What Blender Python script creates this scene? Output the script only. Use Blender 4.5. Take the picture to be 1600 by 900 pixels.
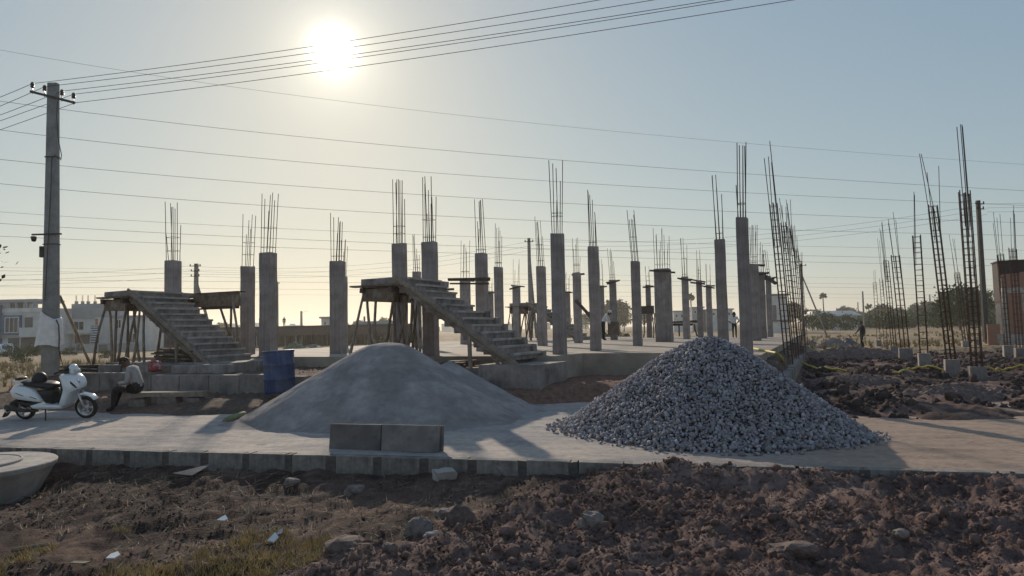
import bpy, bmesh, math, random
import numpy as np
from mathutils import Vector, Matrix, Euler

for _o in list(bpy.data.objects): bpy.data.objects.remove(_o)
SC = bpy.context.scene
COL = SC.collection
R = math.radians
random.seed(7)
NR = np.random.RandomState(11)

# ------------------------------------------------------------------ camera
F = 1100.0                       # focal length in pixels of the 1600-wide photograph
CAM = Vector((0, 0, 1.6))
PITCH = math.atan(63 / F); ROLL = 0.0206
_fw = Vector((0, math.cos(PITCH), math.sin(PITCH)))
_r0 = Vector((1, 0, 0)); _u0 = Vector((0, -math.sin(PITCH), math.cos(PITCH)))
_up = _u0 * math.cos(ROLL) + _r0 * math.sin(ROLL)
_rt = _r0 * math.cos(ROLL) - _u0 * math.sin(ROLL)
cd = bpy.data.cameras.new('camera'); cam = bpy.data.objects.new('camera', cd); COL.objects.link(cam)
cd.sensor_width = 36; cd.lens = 36 * F / 1600; cd.clip_end = 20000; cd.clip_start = 0.05
m = Matrix((( _rt.x, _up.x, -_fw.x, CAM.x), (_rt.y, _up.y, -_fw.y, CAM.y), (_rt.z, _up.z, -_fw.z, CAM.z), (0, 0, 0, 1)))
cam.matrix_world = m
SC.camera = cam

def ray(px, py): return _fw + _rt * ((px - 800) / F) + _up * ((450 - py) / F)
def P(px, py, z=0.0):            # where the pixel's ray meets height z
    d = ray(px, py); k = (z - CAM.z) / d.z
    return CAM + d * k
def PD(px, py, Y):               # where the pixel's ray meets distance Y
    d = ray(px, py); return CAM + d * (Y / d.y)
def hor(px): return 513 + (800 - px) * ROLL

# ------------------------------------------------------------------ light
sund = ray(521, 80).normalized()
SUN_EL = math.asin(sund.z); SUN_AZ = math.atan2(sund.x, sund.y)
SUN_STRENGTH = 3.8; EXPOSURE = 0.0
w = bpy.data.worlds.new('World'); SC.world = w; w.use_nodes = True
nt = w.node_tree; nt.nodes.clear()
def N(nt, t, **kw):
    n = nt.nodes.new(t)
    for k, v in kw.items(): setattr(n, k, v)
    return n
out = N(nt, 'ShaderNodeOutputWorld'); bg = N(nt, 'ShaderNodeBackground')
sky = N(nt, 'ShaderNodeTexSky'); sky.sky_type = 'NISHITA'; sky.sun_disc = False
sky.sun_elevation = SUN_EL; sky.sun_rotation = SUN_AZ
sky.air_density = 1.0; sky.dust_density = 0.3; sky.ozone_density = 1.0; sky.altitude = 0
# the sun's aureole in the dusty air: added to the sky around the sun's own direction
geo = N(nt, 'ShaderNodeTexCoord')
dot = N(nt, 'ShaderNodeVectorMath', operation='DOT_PRODUCT'); nrm = N(nt, 'ShaderNodeVectorMath', operation='NORMALIZE')
nt.links.new(geo.outputs['Generated'], nrm.inputs[0]); nt.links.new(nrm.outputs[0], dot.inputs[0]); dot.inputs[1].default_value = sund
acs = N(nt, 'ShaderNodeMath', operation='ARCCOSINE'); nt.links.new(dot.outputs['Value'], acs.inputs[0])
def glow(width, amp, col, prev):
    a = N(nt, 'ShaderNodeMath', operation='MULTIPLY'); nt.links.new(acs.outputs[0], a.inputs[0]); a.inputs[1].default_value = 1 / R(width)
    b = N(nt, 'ShaderNodeMath', operation='POWER'); nt.links.new(a.outputs[0], b.inputs[0]); b.inputs[1].default_value = 1.5
    c = N(nt, 'ShaderNodeMath', operation='MULTIPLY'); nt.links.new(b.outputs[0], c.inputs[0]); c.inputs[1].default_value = -1
    e = N(nt, 'ShaderNodeMath', operation='EXPONENT'); nt.links.new(c.outputs[0], e.inputs[0])
    s = N(nt, 'ShaderNodeVectorMath', operation='SCALE'); s.inputs[0].default_value = [q * amp for q in col]; nt.links.new(e.outputs[0], s.inputs['Scale'])
    ad = N(nt, 'ShaderNodeVectorMath', operation='ADD'); nt.links.new(prev, ad.inputs[0]); nt.links.new(s.outputs[0], ad.inputs[1])
    return ad.outputs[0]
# the phone compresses the sky's brightness range: one power curve per channel over the whole dome
sp = N(nt, 'ShaderNodeSeparateXYZ'); nt.links.new(sky.outputs[0], sp.inputs[0]); cb = N(nt, 'ShaderNodeCombineXYZ')
for i, (pw, sc) in enumerate(((.54, .170), (.45, .212), (.28, .295))):
    q = N(nt, 'ShaderNodeMath', operation='POWER'); nt.links.new(sp.outputs[i], q.inputs[0]); q.inputs[1].default_value = pw
    q2 = N(nt, 'ShaderNodeMath', operation='MULTIPLY'); nt.links.new(q.outputs[0], q2.inputs[0]); q2.inputs[1].default_value = sc
    nt.links.new(q2.outputs[0], cb.inputs[i])
c = glow(0.75, 12.0, (1, .96, .86), cb.outputs[0])
c = glow(3.0, 0.55, (1, .93, .74), c)
c = glow(9.0, 0.13, (1, .84, .50), c)
nt.links.new(c, bg.inputs['Color']); bg.inputs['Strength'].default_value = 1.0
nt.links.new(bg.outputs[0], out.inputs['Surface'])
sl = bpy.data.lights.new('sun', 'SUN'); sl.energy = SUN_STRENGTH; sl.angle = R(0.6); sl.color = (1, .86, .68)
so = bpy.data.objects.new('sun', sl); COL.objects.link(so)
so.rotation_euler = (-sund).to_track_quat('-Z', 'Y').to_euler(); so.location = (0, 0, 60)
SC.view_settings.view_transform = 'Standard'; SC.view_settings.look = 'None'
SC.view_settings.exposure = EXPOSURE; SC.view_settings.gamma = 1
SC.view_settings.use_curve_mapping = False
SC.cycles.volume_bounces = 0; SC.cycles.max_bounces = 6; SC.cycles.volume_max_steps = 64
SC.cycles.use_denoising = True

# ------------------------------------------------------------------ materials
MATS = {}
def mat(name, base, rough=.85, var=.35, scale=6.0, bump=.0, bscale=None, metal=0.0, alt=None, stain=None, coord='Object', rnd=0, streak=0, spec=.3):
    if name in MATS: return MATS[name]
    m = bpy.data.materials.new(name); m.use_nodes = True; t = m.node_tree
    b = t.nodes['Principled BSDF']; b.inputs['Roughness'].default_value = rough; b.inputs['Metallic'].default_value = metal
    b.inputs['Specular IOR Level'].default_value = spec
    tc = N(t, 'ShaderNodeTexCoord'); src = tc.outputs[coord]
    if coord == 'World':
        pass
    n1 = N(t, 'ShaderNodeTexNoise'); n1.inputs['Scale'].default_value = scale; n1.inputs['Detail'].default_value = 7; n1.inputs['Roughness'].default_value = .62
    t.links.new(src, n1.inputs['Vector'])
    rp = N(t, 'ShaderNodeValToRGB'); rp.color_ramp.elements[0].position = .3; rp.color_ramp.elements[1].position = .72
    lo = [c * (1 - var) for c in base]; hi = list(alt) if alt else [min(1, c * (1 + var)) for c in base]
    rp.color_ramp.elements[0].color = (*lo, 1); rp.color_ramp.elements[1].color = (*hi, 1)
    t.links.new(n1.outputs['Fac'], rp.inputs[0]); colr = rp.outputs[0]
    if stain:
        n2 = N(t, 'ShaderNodeTexNoise'); n2.inputs['Scale'].default_value = stain[1]; n2.inputs['Detail'].default_value = 4
        t.links.new(src, n2.inputs['Vector'])
        r2 = N(t, 'ShaderNodeValToRGB'); r2.color_ramp.elements[0].position = .5; r2.color_ramp.elements[1].position = .66
        t.links.new(n2.outputs['Fac'], r2.inputs[0])
        mx = N(t, 'ShaderNodeMixRGB'); t.links.new(r2.outputs[0], mx.inputs[0]); t.links.new(colr, mx.inputs[1]); mx.inputs[2].default_value = (*stain[0], 1)
        colr = mx.outputs[0]
    if rnd:
        oi = N(t, 'ShaderNodeObjectInfo'); mr = N(t, 'ShaderNodeMapRange'); mr.inputs[3].default_value = 1 - rnd; mr.inputs[4].default_value = 1 + rnd; t.links.new(oi.outputs['Random'], mr.inputs[0])
        vs_ = N(t, 'ShaderNodeVectorMath', operation='SCALE'); t.links.new(colr, vs_.inputs[0]); t.links.new(mr.outputs[0], vs_.inputs['Scale']); colr = vs_.outputs[0]
    if streak:           # run-off streaks and shutter-board lines
        mp = N(t, 'ShaderNodeMapping'); mp.inputs['Scale'].default_value = (14, 14, .5); t.links.new(src, mp.inputs[0]); n5 = N(t, 'ShaderNodeTexNoise'); n5.inputs['Scale'].default_value = 1.5; n5.inputs['Detail'].default_value = 5; t.links.new(mp.outputs[0], n5.inputs['Vector'])
        m5 = N(t, 'ShaderNodeMapRange'); m5.inputs[1].default_value = .35; m5.inputs[2].default_value = .7; m5.inputs[3].default_value = 1 + streak * .4; m5.inputs[4].default_value = 1 - streak; t.links.new(n5.outputs['Fac'], m5.inputs[0])
        v5 = N(t, 'ShaderNodeVectorMath', operation='SCALE'); t.links.new(colr, v5.inputs[0]); t.links.new(m5.outputs[0], v5.inputs['Scale']); colr = v5.outputs[0]
    t.links.new(colr, b.inputs['Base Color'])
    if bump:
        n3 = N(t, 'ShaderNodeTexNoise'); n3.inputs['Scale'].default_value = bscale or scale * 4; n3.inputs['Detail'].default_value = 8; n3.inputs['Roughness'].default_value = .7
        t.links.new(src, n3.inputs['Vector'])
        bp = N(t, 'ShaderNodeBump'); bp.inputs['Strength'].default_value = bump; bp.inputs['Distance'].default_value = .02
        t.links.new(n3.outputs['Fac'], bp.inputs['Height']); t.links.new(bp.outputs[0], b.inputs['Normal'])
    MATS[name] = m
    return m
def ground_mat(name, rough=.95, bump=.6, bscale=30, vscale=9, var=.4, bump2=None):
    m = bpy.data.materials.new(name); m.use_nodes = True; t = m.node_tree; b = t.nodes['Principled BSDF']
    b.inputs['Roughness'].default_value = rough; b.inputs['Specular IOR Level'].default_value = .15
    at = N(t, 'ShaderNodeAttribute'); at.attribute_name = 'albedo'
    tc = N(t, 'ShaderNodeTexCoord')
    n1 = N(t, 'ShaderNodeTexNoise'); n1.inputs['Scale'].default_value = vscale; n1.inputs['Detail'].default_value = 9; n1.inputs['Roughness'].default_value = .68
    t.links.new(tc.outputs['Object'], n1.inputs['Vector'])
    mr = N(t, 'ShaderNodeMapRange'); mr.inputs[1].default_value = .25; mr.inputs[2].default_value = .75; mr.inputs[3].default_value = 1 - var; mr.inputs[4].default_value = 1 + var
    t.links.new(n1.outputs['Fac'], mr.inputs[0])
    vm = N(t, 'ShaderNodeVectorMath', operation='SCALE'); t.links.new(at.outputs['Color'], vm.inputs[0]); t.links.new(mr.outputs[0], vm.inputs['Scale'])
    t.links.new(vm.outputs[0], b.inputs['Base Color'])
    n3 = N(t, 'ShaderNodeTexNoise'); n3.inputs['Scale'].default_value = bscale; n3.inputs['Detail'].default_value = 9; n3.inputs['Roughness'].default_value = .7
    t.links.new(tc.outputs['Object'], n3.inputs['Vector'])
    bp = N(t, 'ShaderNodeBump'); bp.inputs['Strength'].default_value = bump; bp.inputs['Distance'].default_value = .03
    t.links.new(n3.outputs['Fac'], bp.inputs['Height'])
    if bump2:
        n4 = N(t, 'ShaderNodeTexNoise'); n4.inputs['Scale'].default_value = bump2; n4.inputs['Detail'].default_value = 6; n4.inputs['Roughness'].default_value = .75
        t.links.new(tc.outputs['Object'], n4.inputs['Vector']); b2 = N(t, 'ShaderNodeBump'); b2.inputs['Strength'].default_value = .9; b2.inputs['Distance'].default_value = .06
        t.links.new(n4.outputs['Fac'], b2.inputs['Height']); t.links.new(b2.outputs[0], bp.inputs['Normal'])
    t.links.new(bp.outputs[0], b.inputs['Normal'])
    MATS[name] = m
    return m
M = lambda n: MATS[n]
mat('concrete', (.31, .265, .248), var=.28, scale=3.0, bump=.5, bscale=30, stain=((.205, .172, .162), 1.3), rnd=.16, streak=.2)
mat('concrete_rough', (.29, .25, .232), var=.35, scale=5, bump=.8, bscale=22, stain=((.15, .135, .128), 2.0), rnd=.22, streak=.2)
mat('concrete_pale', (.40, .355, .32), var=.25, scale=5, bump=.4, bscale=30, stain=((.29, .25, .225), 2.2))
mat('kerb', (.25, .225, .205), var=.4, scale=7, bump=.6, bscale=35, stain=((.12, .102, .093), 2.6), rnd=.12, streak=.25)
mat('joint', (.12, .104, .095), var=.4, scale=9, bump=.4)
mat('precast', (.20, .175, .168), var=.3, scale=8, bump=.35, bscale=60, stain=((.12, .115, .115), 4), rnd=.25)
mat('wood', (.16, .115, .085), var=.45, scale=7, bump=.6, bscale=25, stain=((.25, .21, .17), 3), rnd=.25)
mat('wood_pale', (.24, .19, .15), var=.4, scale=7, bump=.5, bscale=25, rnd=.25)
mat('wood_dark', (.075, .058, .048), var=.45, scale=7, bump=.6, bscale=25, rnd=.25)
mat('rebar', (.085, .058, .048), rough=.8, var=.4, scale=9, bump=.5, bscale=120, metal=.2)
mat('rebar_old', (.11, .058, .04), rough=.85, var=.4, scale=9, bump=.5, bscale=120, metal=.1)
mat('gravel', (.255, .262, .275), var=.4, scale=9, bump=.5, bscale=50, coord='Object')
mat('sand', (.33, .325, .31), var=.18, scale=2.2, bump=.35, bscale=90, stain=((.27, .265, .26), 1.1))
mat('soil_clod', (.16, .105, .09), var=.45, scale=11, bump=.9, bscale=35, alt=(.25, .175, .15))
mat('rock', (.215, .175, .155), var=.4, scale=9, bump=.8, bscale=24)
mat('pole', (.24, .235, .23), var=.25, scale=4, bump=.35, bscale=40)
mat('pole_dark', (.075, .07, .068), var=.3, scale=4, bump=.35)
mat('iron', (.06, .055, .055), rough=.6, var=.3, metal=.5)
mat('insulator', (.05, .03, .025), rough=.3, var=.2)
mat('wire', (.05, .05, .052), rough=.6, var=.1)
mat('sack', (.76, .74, .72), var=.12, scale=8, bump=.5, bscale=12, rough=.55)
mat('blue_drum', (.032, .062, .16), rough=.5, var=.35, scale=4, bump=.2, stain=((.09, .11, .17), 3.5), spec=.4, streak=.3)
mat('white_paint', (.74, .76, .78), rough=.22, var=.04, spec=.6)
mat('black_plastic', (.022, .022, .024), rough=.5, var=.2)
mat('seat_vinyl', (.018, .018, .022), rough=.45, var=.2)
mat('tyre', (.02, .02, .02), rough=.85, var=.3)
mat('alloy', (.55, .55, .56), rough=.35, var=.1, metal=.8)
mat('chrome', (.6, .6, .62), rough=.2, var=.05, metal=1.0)
mat('red_lamp', (.3, .015, .01), rough=.25, var=.1)
mat('glass_lamp', (.5, .5, .5), rough=.1, var=.05, spec=.8)
mat('skin', (.13, .07, .045), rough=.6, var=.1)
mat('hair', (.012, .010, .010), rough=.7, var=.2)
mat('shirt_grey', (.36, .33, .315), rough=.9, var=.15, scale=12, bump=.4, bscale=25)
mat('shirt_white', (.66, .65, .63), rough=.9, var=.1, bump=.4, bscale=25)
mat('cloth_dark', (.022, .021, .026), rough=.9, var=.3, bump=.4, bscale=25)
mat('cloth_brown', (.16, .12, .10), rough=.9, var=.3)
mat('red_bag', (.30, .055, .06), rough=.6, var=.3, stain=((.45, .33, .32), 8))
mat('green_sack', (.20, .20, .10), rough=.7, var=.3, bump=.5)
mat('yellow_hose', (.52, .42, .08), rough=.6, var=.2)
mat('paper', (.70, .70, .67), rough=.8, var=.12)
mat('tarp_green', (.11, .15, .10), rough=.7, var=.3, bump=.5, bscale=8)
mat('tarp_dark', (.10, .10, .11), rough=.55, var=.4, bump=.6, bscale=8)
mat('tarp_blue', (.04, .07, .16), rough=.5, var=.4)
mat('wall_white', (.62, .61, .60), var=.12, scale=.8, stain=((.50, .49, .47), .5))
mat('dark_tone', (.055, .042, .042), var=.2)  # dark tone; carries the brick shell's side shade in its colour
mat('wall_grey', (.36, .36, .37), var=.12, scale=.8)
mat('wall_blue', (.13, .17, .26), var=.15, scale=.8)
mat('wall_dark', (.16, .15, .15), var=.2, scale=.8)
mat('wall_orange', (.45, .17, .08), var=.15)
mat('pane', (.035, .04, .05), rough=.12, var=.2, spec=.7)
mat('frame_white', (.7, .7, .7), var=.05)
mat('roof_sheet', (.40, .41, .42), rough=.5, var=.15)
mat('plinth_block', (.28, .24, .22), var=.3, scale=4, bump=.7, bscale=20, stain=((.14, .12, .11), 2), rnd=.18, streak=.12)
mat('bark', (.10, .08, .065), var=.4, bump=.6)
mat('leaf', (.055, .085, .03), var=.4, scale=.8, rough=.7)
mat('leaf_dark', (.04, .06, .028), var=.4, scale=.8, rough=.7)
mat('leaf_far', (.06, .08, .04), var=.4, scale=.3, rough=.8)
mat('grass_dry', (.33, .25, .13), var=.35, scale=3, rough=.9)
mat('grass_green', (.42, .30, .12), var=.4, scale=3, rough=.9)
mat('straw', (.26, .195, .135), var=.4, scale=5, rough=.9)
# brick wall of the far shell, too small to pick apart
def brick_mat():
    m = bpy.data.materials.new('brickwork'); m.use_nodes = True; t = m.node_tree; b = t.nodes['Principled BSDF']; b.inputs['Roughness'].default_value = .9
    tc = N(t, 'ShaderNodeTexCoord'); mp = N(t, 'ShaderNodeMapping'); mp.inputs['Rotation'].default_value = (R(90), 0, 0)
    br = N(t, 'ShaderNodeTexBrick'); br.inputs['Scale'].default_value = 4.2; br.inputs['Color1'].default_value = (.36, .15, .085, 1); br.inputs['Color2'].default_value = (.27, .11, .065, 1)
    br.inputs['Mortar'].default_value = (.25, .22, .2, 1); br.inputs['Mortar Size'].default_value = .03
    t.links.new(tc.outputs['Object'], mp.inputs[0]); t.links.new(mp.outputs[0], br.inputs[0]); t.links.new(br.outputs[0], b.inputs['Base Color'])
    MATS['brickwork'] = m
brick_mat()
ground_mat('ground_soil', bump=.9, bscale=42, bump2=11, var=.5); ground_mat('road_dust', bump=.5, bscale=28, vscale=8, var=.32, rough=.9); ground_mat('heap_dust', bump=.5, bscale=55, vscale=7, var=.22, bump2=6)

# ------------------------------------------------------------------ mesh helpers
class MB:
    def __init__(s): s.v = []; s.f = []; s.mi = []
    def add(s, vs, fs, mi=0):
        b = len(s.v); s.v.extend([tuple(q) for q in vs]); s.f.extend([tuple(b + i for i in f) for f in fs]); s.mi.extend([mi] * len(fs)); return s
    def box(s, c, size, rz=0, rot=None, mi=0, jit=0):
        hx, hy, hz = size[0] / 2, size[1] / 2, size[2] / 2
        vs = [Vector((x * hx + random.uniform(-jit, jit), y * hy + random.uniform(-jit, jit), z * hz + random.uniform(-jit, jit))) for x in (-1, 1) for y in (-1, 1) for z in (-1, 1)]
        mt = rot if rot is not None else Matrix.Rotation(rz, 3, 'Z')
        vs = [mt @ v + Vector(c) for v in vs]
        return s.add(vs, [(0, 1, 3, 2), (4, 6, 7, 5), (0, 4, 5, 1), (2, 3, 7, 6), (0, 2, 6, 4), (1, 5, 7, 3)], mi)
    def hexa(s, p8, mi=0):       # 4 bottom (ccw) + 4 top
        return s.add(p8, [(3, 2, 1, 0), (4, 5, 6, 7), (0, 1, 5, 4), (1, 2, 6, 5), (2, 3, 7, 6), (3, 0, 4, 7)], mi)
    def tube(s, pts, rad, n=6, caps=True, mi=0):
        pts = [Vector(p) for p in pts]
        if not hasattr(rad, '__len__'): rad = [rad] * len(pts)
        rings = []; prev = None
        for i, p in enumerate(pts):
            d = (pts[min(i + 1, len(pts) - 1)] - pts[max(i - 1, 0)]).normalized()
            if prev is None:
                a = d.orthogonal().normalized()
            else:
                a = (prev - d * prev.dot(d))
                a = a.normalized() if a.length > 1e-6 else d.orthogonal().normalized()
            prev = a; b = d.cross(a)
            rings.append([p + (a * math.cos(2 * math.pi * k / n) + b * math.sin(2 * math.pi * k / n)) * rad[i] for k in range(n)])
        vs = [q for r in rings for q in r]; fs = []
        for i in range(len(rings) - 1):
            for k in range(n):
                k2 = (k + 1) % n; fs.append((i * n + k, i * n + k2, (i + 1) * n + k2, (i + 1) * n + k))
        if caps:
            fs.append(tuple(range(n - 1, -1, -1))); L = (len(rings) - 1) * n; fs.append(tuple(L + k for k in range(n)))
        return s.add(vs, fs, mi)
    def lathe(s, prof, n=24, c=(0, 0, 0), mt=None, mi=0):
        vs = []; fs = []
        for r, z in prof:
            for k in range(n):
                a = 2 * math.pi * k / n; vs.append(Vector((r * math.cos(a), r * math.sin(a), z)))
        if mt is not None: vs = [mt @ v for v in vs]
        vs = [v + Vector(c) for v in vs]
        for i in range(len(prof) - 1):
            for k in range(n):
                k2 = (k + 1) % n; fs.append((i * n + k, i * n + k2, (i + 1) * n + k2, (i + 1) * n + k))
        return s.add(vs, fs, mi)
    def puff(s, outline, hw, y0=0, inset=.8, lev=(-1, -.86, -.5, .5, .86, 1), mi=0, xf=None):
        # side outline (x,z) given thickness hw in y with rounded shoulders
        cx = sum(p[0] for p in outline) / len(outline); cz = sum(p[1] for p in outline) / len(outline); n = len(outline)
        vs = []; fs = []
        for l in lev:
            k = 1 - (1 - inset) * (abs(l) ** 4)
            for (x, z) in outline: vs.append(Vector((cx + (x - cx) * k, y0 + hw * l, cz + (z - cz) * k)))
        if xf: vs = [xf(v) for v in vs]
        for i in range(len(lev) - 1):
            for k in range(n):
                k2 = (k + 1) % n; fs.append((i * n + k, i * n + k2, (i + 1) * n + k2, (i + 1) * n + k))
        fs.append(tuple(range(n))); L = (len(lev) - 1) * n; fs.append(tuple(L + k for k in range(n - 1, -1, -1)))
        return s.add(vs, fs, mi)
    def mesh(s, name, smooth=False, mats=None):
        me = bpy.data.meshes.new(name); me.from_pydata(s.v, [], s.f); me.update()
        if mats:
            for q in mats: me.materials.append(M(q) if isinstance(q, str) else q)
            if len(mats) > 1: me.polygons.foreach_set('material_index', s.mi)
        bm = bmesh.new(); bm.from_mesh(me); bmesh.ops.recalc_face_normals(bm, faces=bm.faces); bm.to_mesh(me); bm.free()
        if smooth: me.polygons.foreach_set('use_smooth', [True] * len(me.polygons))
        return me
    def build(s, name, mats, parent=None, smooth=False, bevel=0, loc=None, rz=0, sub=0):
        if isinstance(mats, str): mats = [mats]
        o = bpy.data.objects.new(name, s.mesh(name, smooth, mats)); COL.objects.link(o)
        if parent is not None: o.parent = parent
        if loc is not None: o.location = loc
        if rz: o.rotation_euler.z = rz
        if bevel:
            b = o.modifiers.new('bevel', 'BEVEL'); b.width = bevel; b.segments = 2; b.limit_method = 'ANGLE'
        if sub:
            q = o.modifiers.new('sub', 'SUBSURF'); q.levels = sub; q.render_levels = sub
        return o
def npmesh(name, V, Fc, mats, smooth=False, albedo=None, mi=None):
    me = bpy.data.meshes.new(name); V = np.asarray(V, np.float32); Fc = np.asarray(Fc, np.int32); k = Fc.shape[1]
    me.vertices.add(len(V)); me.vertices.foreach_set('co', V.ravel())
    me.loops.add(Fc.size); me.loops.foreach_set('vertex_index', Fc.ravel())
    me.polygons.add(len(Fc)); me.polygons.foreach_set('loop_start', np.arange(0, Fc.size, k, dtype=np.int32))
    for q in ([mats] if isinstance(mats, str) else mats): me.materials.append(M(q))
    if mi is not None: me.polygons.foreach_set('material_index', np.asarray(mi, np.int32))
    if smooth: me.polygons.foreach_set('use_smooth', np.ones(len(Fc), bool))
    if albedo is not None:
        a = me.color_attributes.new('albedo', 'FLOAT_COLOR', 'POINT')
        c4 = np.ones((len(V), 4), np.float32); c4[:, :3] = albedo; a.data.foreach_set('color', c4.ravel())
    me.update(calc_edges=True)
    return me
def link(name, me, parent=None, loc=None):
    o = bpy.data.objects.new(name, me); COL.objects.link(o)
    if parent is not None: o.parent = parent
    if loc is not None: o.location = loc
    return o
def tag(o, label=None, cat=None, group=None, kind=None):
    if label: o['label'] = label
    if cat: o['category'] = cat
    if group: o['group'] = group
    if kind: o['kind'] = kind
    return o
def thing(name, label, cat, loc=(0, 0, 0), rz=0, group=None):
    o = bpy.data.objects.new(name, None); COL.objects.link(o); o.location = loc; o.rotation_euler.z = rz; o.empty_display_size = .2
    return tag(o, label, cat, group)

# ------------------------------------------------------------------ noise
_tab = NR.rand(256, 256)
def vnoise(x, y):
    xi = np.floor(x).astype(int); yi = np.floor(y).astype(int); fx = x - xi; fy = y - yi
    fx = fx * fx * (3 - 2 * fx); fy = fy * fy * (3 - 2 * fy)
    g = lambda a, b: _tab[a & 255, b & 255]
    return (g(xi, yi) * (1 - fx) + g(xi + 1, yi) * fx) * (1 - fy) + (g(xi, yi + 1) * (1 - fx) + g(xi + 1, yi + 1) * fx) * fy
def fbm(x, y, s, oct=4, gain=.5, ox=0):
    a = 1; t = 0; tot = 0; x = x / s + 13.7 + ox; y = y / s + 5.3 + ox * 1.7
    for k in range(oct):
        t = t + a * (vnoise(x, y) - .5) * 2; tot += a; a *= gain; x = x * 2.03 + 7.1; y = y * 1.97 + 3.3
    return t / tot
def lumps(x, y, s, ox=0):        # rounded clod-like bumps, 0..1
    return 1 - np.abs(fbm(x, y, s, 3, .55, ox)) * 2.2
def ss(a, b, x):
    t = np.clip((x - a) / (b - a), 0, 1); return t * t * (3 - 2 * t)

# ------------------------------------------------------------------ frames of the road and of the plots
K0 = np.array((-7.66, 10.5)); KD = np.array((.971, -.240)); KN = np.array((.240, .971))
def st(x, y): return (x - K0[0]) * KD[0] + (y - K0[1]) * KD[1], (x - K0[0]) * KN[0] + (y - K0[1]) * KN[1]
def fromst(s, t, z=0): q = K0 + KD * s + KN * t; return Vector((q[0], q[1], z))
YAW = R(24); UU = np.array((math.cos(YAW), -math.sin(YAW))); VV = np.array((math.sin(YAW), math.cos(YAW))); U0 = np.array((1.15, 18.0))
def uv(x, y): return (x - U0[0]) * UU[0] + (y - U0[1]) * UU[1], (x - U0[0]) * VV[0] + (y - U0[1]) * VV[1]
def W(u, v, z=0): q = U0 + UU * u + VV * v; return Vector((q[0], q[1], z))
SLAB = .92
SAND_C = (-2.35, 13.45); GRAV_C = (3.08, 11.12)
# boundary of the dumped soil in the foreground
DA = np.array((.85, 8.35)); DB = np.array((-1.75, 5.2)); DN = np.array((DA[1] - DB[1], -(DA[0] - DB[0]))); DN = DN / np.linalg.norm(DN)
def road_back(s): return np.interp(s, [-30, -4, 0, 3, 5, 8, 10.5, 12.5, 20, 40], [4.6, 4.4, 3.7, 4.3, 5.2, 6.8, 5.0, 4.15, 4.3, 4.3])
def height(x, y, fine=True):
    s, t = st(x, y); u, v = uv(x, y)
    big = fbm(x, y, 2.2, 3); med = fbm(x, y, .7, 4, .55, 3); sml = fbm(x, y, .16, 4, .6, 9)
    # foreground verge and dumped soil
    md = ss(-.5, .45, (x - DA[0]) * DN[0] + (y - DA[1]) * DN[1] + .35 * fbm(x, y, .9, 3, .5, 5))
    left = -.29 + .05 * big + .075 * med + .04 * sml + .03 * lumps(x, y, .35, 12) + .10 * ss(-.9, -.1, t) - .06 * ss(.5, 3.5, -t)
    ridge = np.exp(-((t + .05) / .30) ** 2) * ss(8.9, 9.9, s) * (.13 - .02 * ss(12.0, 14, s))
    left = left - .22 * np.exp(-(((x + 7.35) / 1.5) ** 2 + ((y - 8.9) / 1.2) ** 2))
    lp = lumps(x, y, .30, 2)
    right = -.17 + .13 * big + .095 * med + .045 * lp + .04 * lumps(x, y, .12, 6) + .05 * sml + ridge
    zf = left * (1 - md) + right * md
    # road bed and what lies behind it
    rb = road_back(s) + .25 * fbm(x, y, 1.1, 3, .5, 8)
    zr = -.07 + 0 * x
    bankL = .17 * ss(-7.3, -5.0, v) + .43 * ss(-4.34, -4.2, v)
    bankM = .34 * ss(-5.5, -1.6, v)
    bankR = -.06 + .20 * np.clip(fbm(x, y, 3.0, 3, .5, 4) + .15, -.3, 1) + .10 * lumps(x, y, .8, 7) * ss(0, 1.2, t - rb)
    wl = 1 - ss(-4.2, -3.2, u); wr = ss(5.2, 5.8, u); wm = 1 - wl - wr
    far = ss(30, 70, y)
    zb = bankL * wl * ss(-16.5, -12.5, u) + bankM * wm + bankR * wr
    zb = zb * (1 - far) + (-.55) * far * ss(-30, -5, -u) + (-.35) * far * (1 - ss(-30, -5, -u))
    rough = np.where(wr > .5, .06, .06) * (1 - far) + .05 * far
    zb = zb + rough * 1.1 * med + rough * .7 * sml + .05 * ss(.0, .35, t - rb) - .03 + .35 * far * fbm(x, y, 14, 3, .5, 2)
    kr = ss(-.15, .45, t - rb)
    zroad = zr * (1 - kr) + zb * kr
    kf = ss(.16, .02, t) if False else 1 - ss(.04, .20, t - .5 * ss(8.8, 9.6, s) * (1 - ss(12.2, 13.6, s)) * (.6 + .5 * fbm(x, y, .8, 3, .5, 1)))
    return zroad * (1 - kf) + zf * kf
def hz(x, y): return float(height(np.array([x], float), np.array([y], float))[0])

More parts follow.
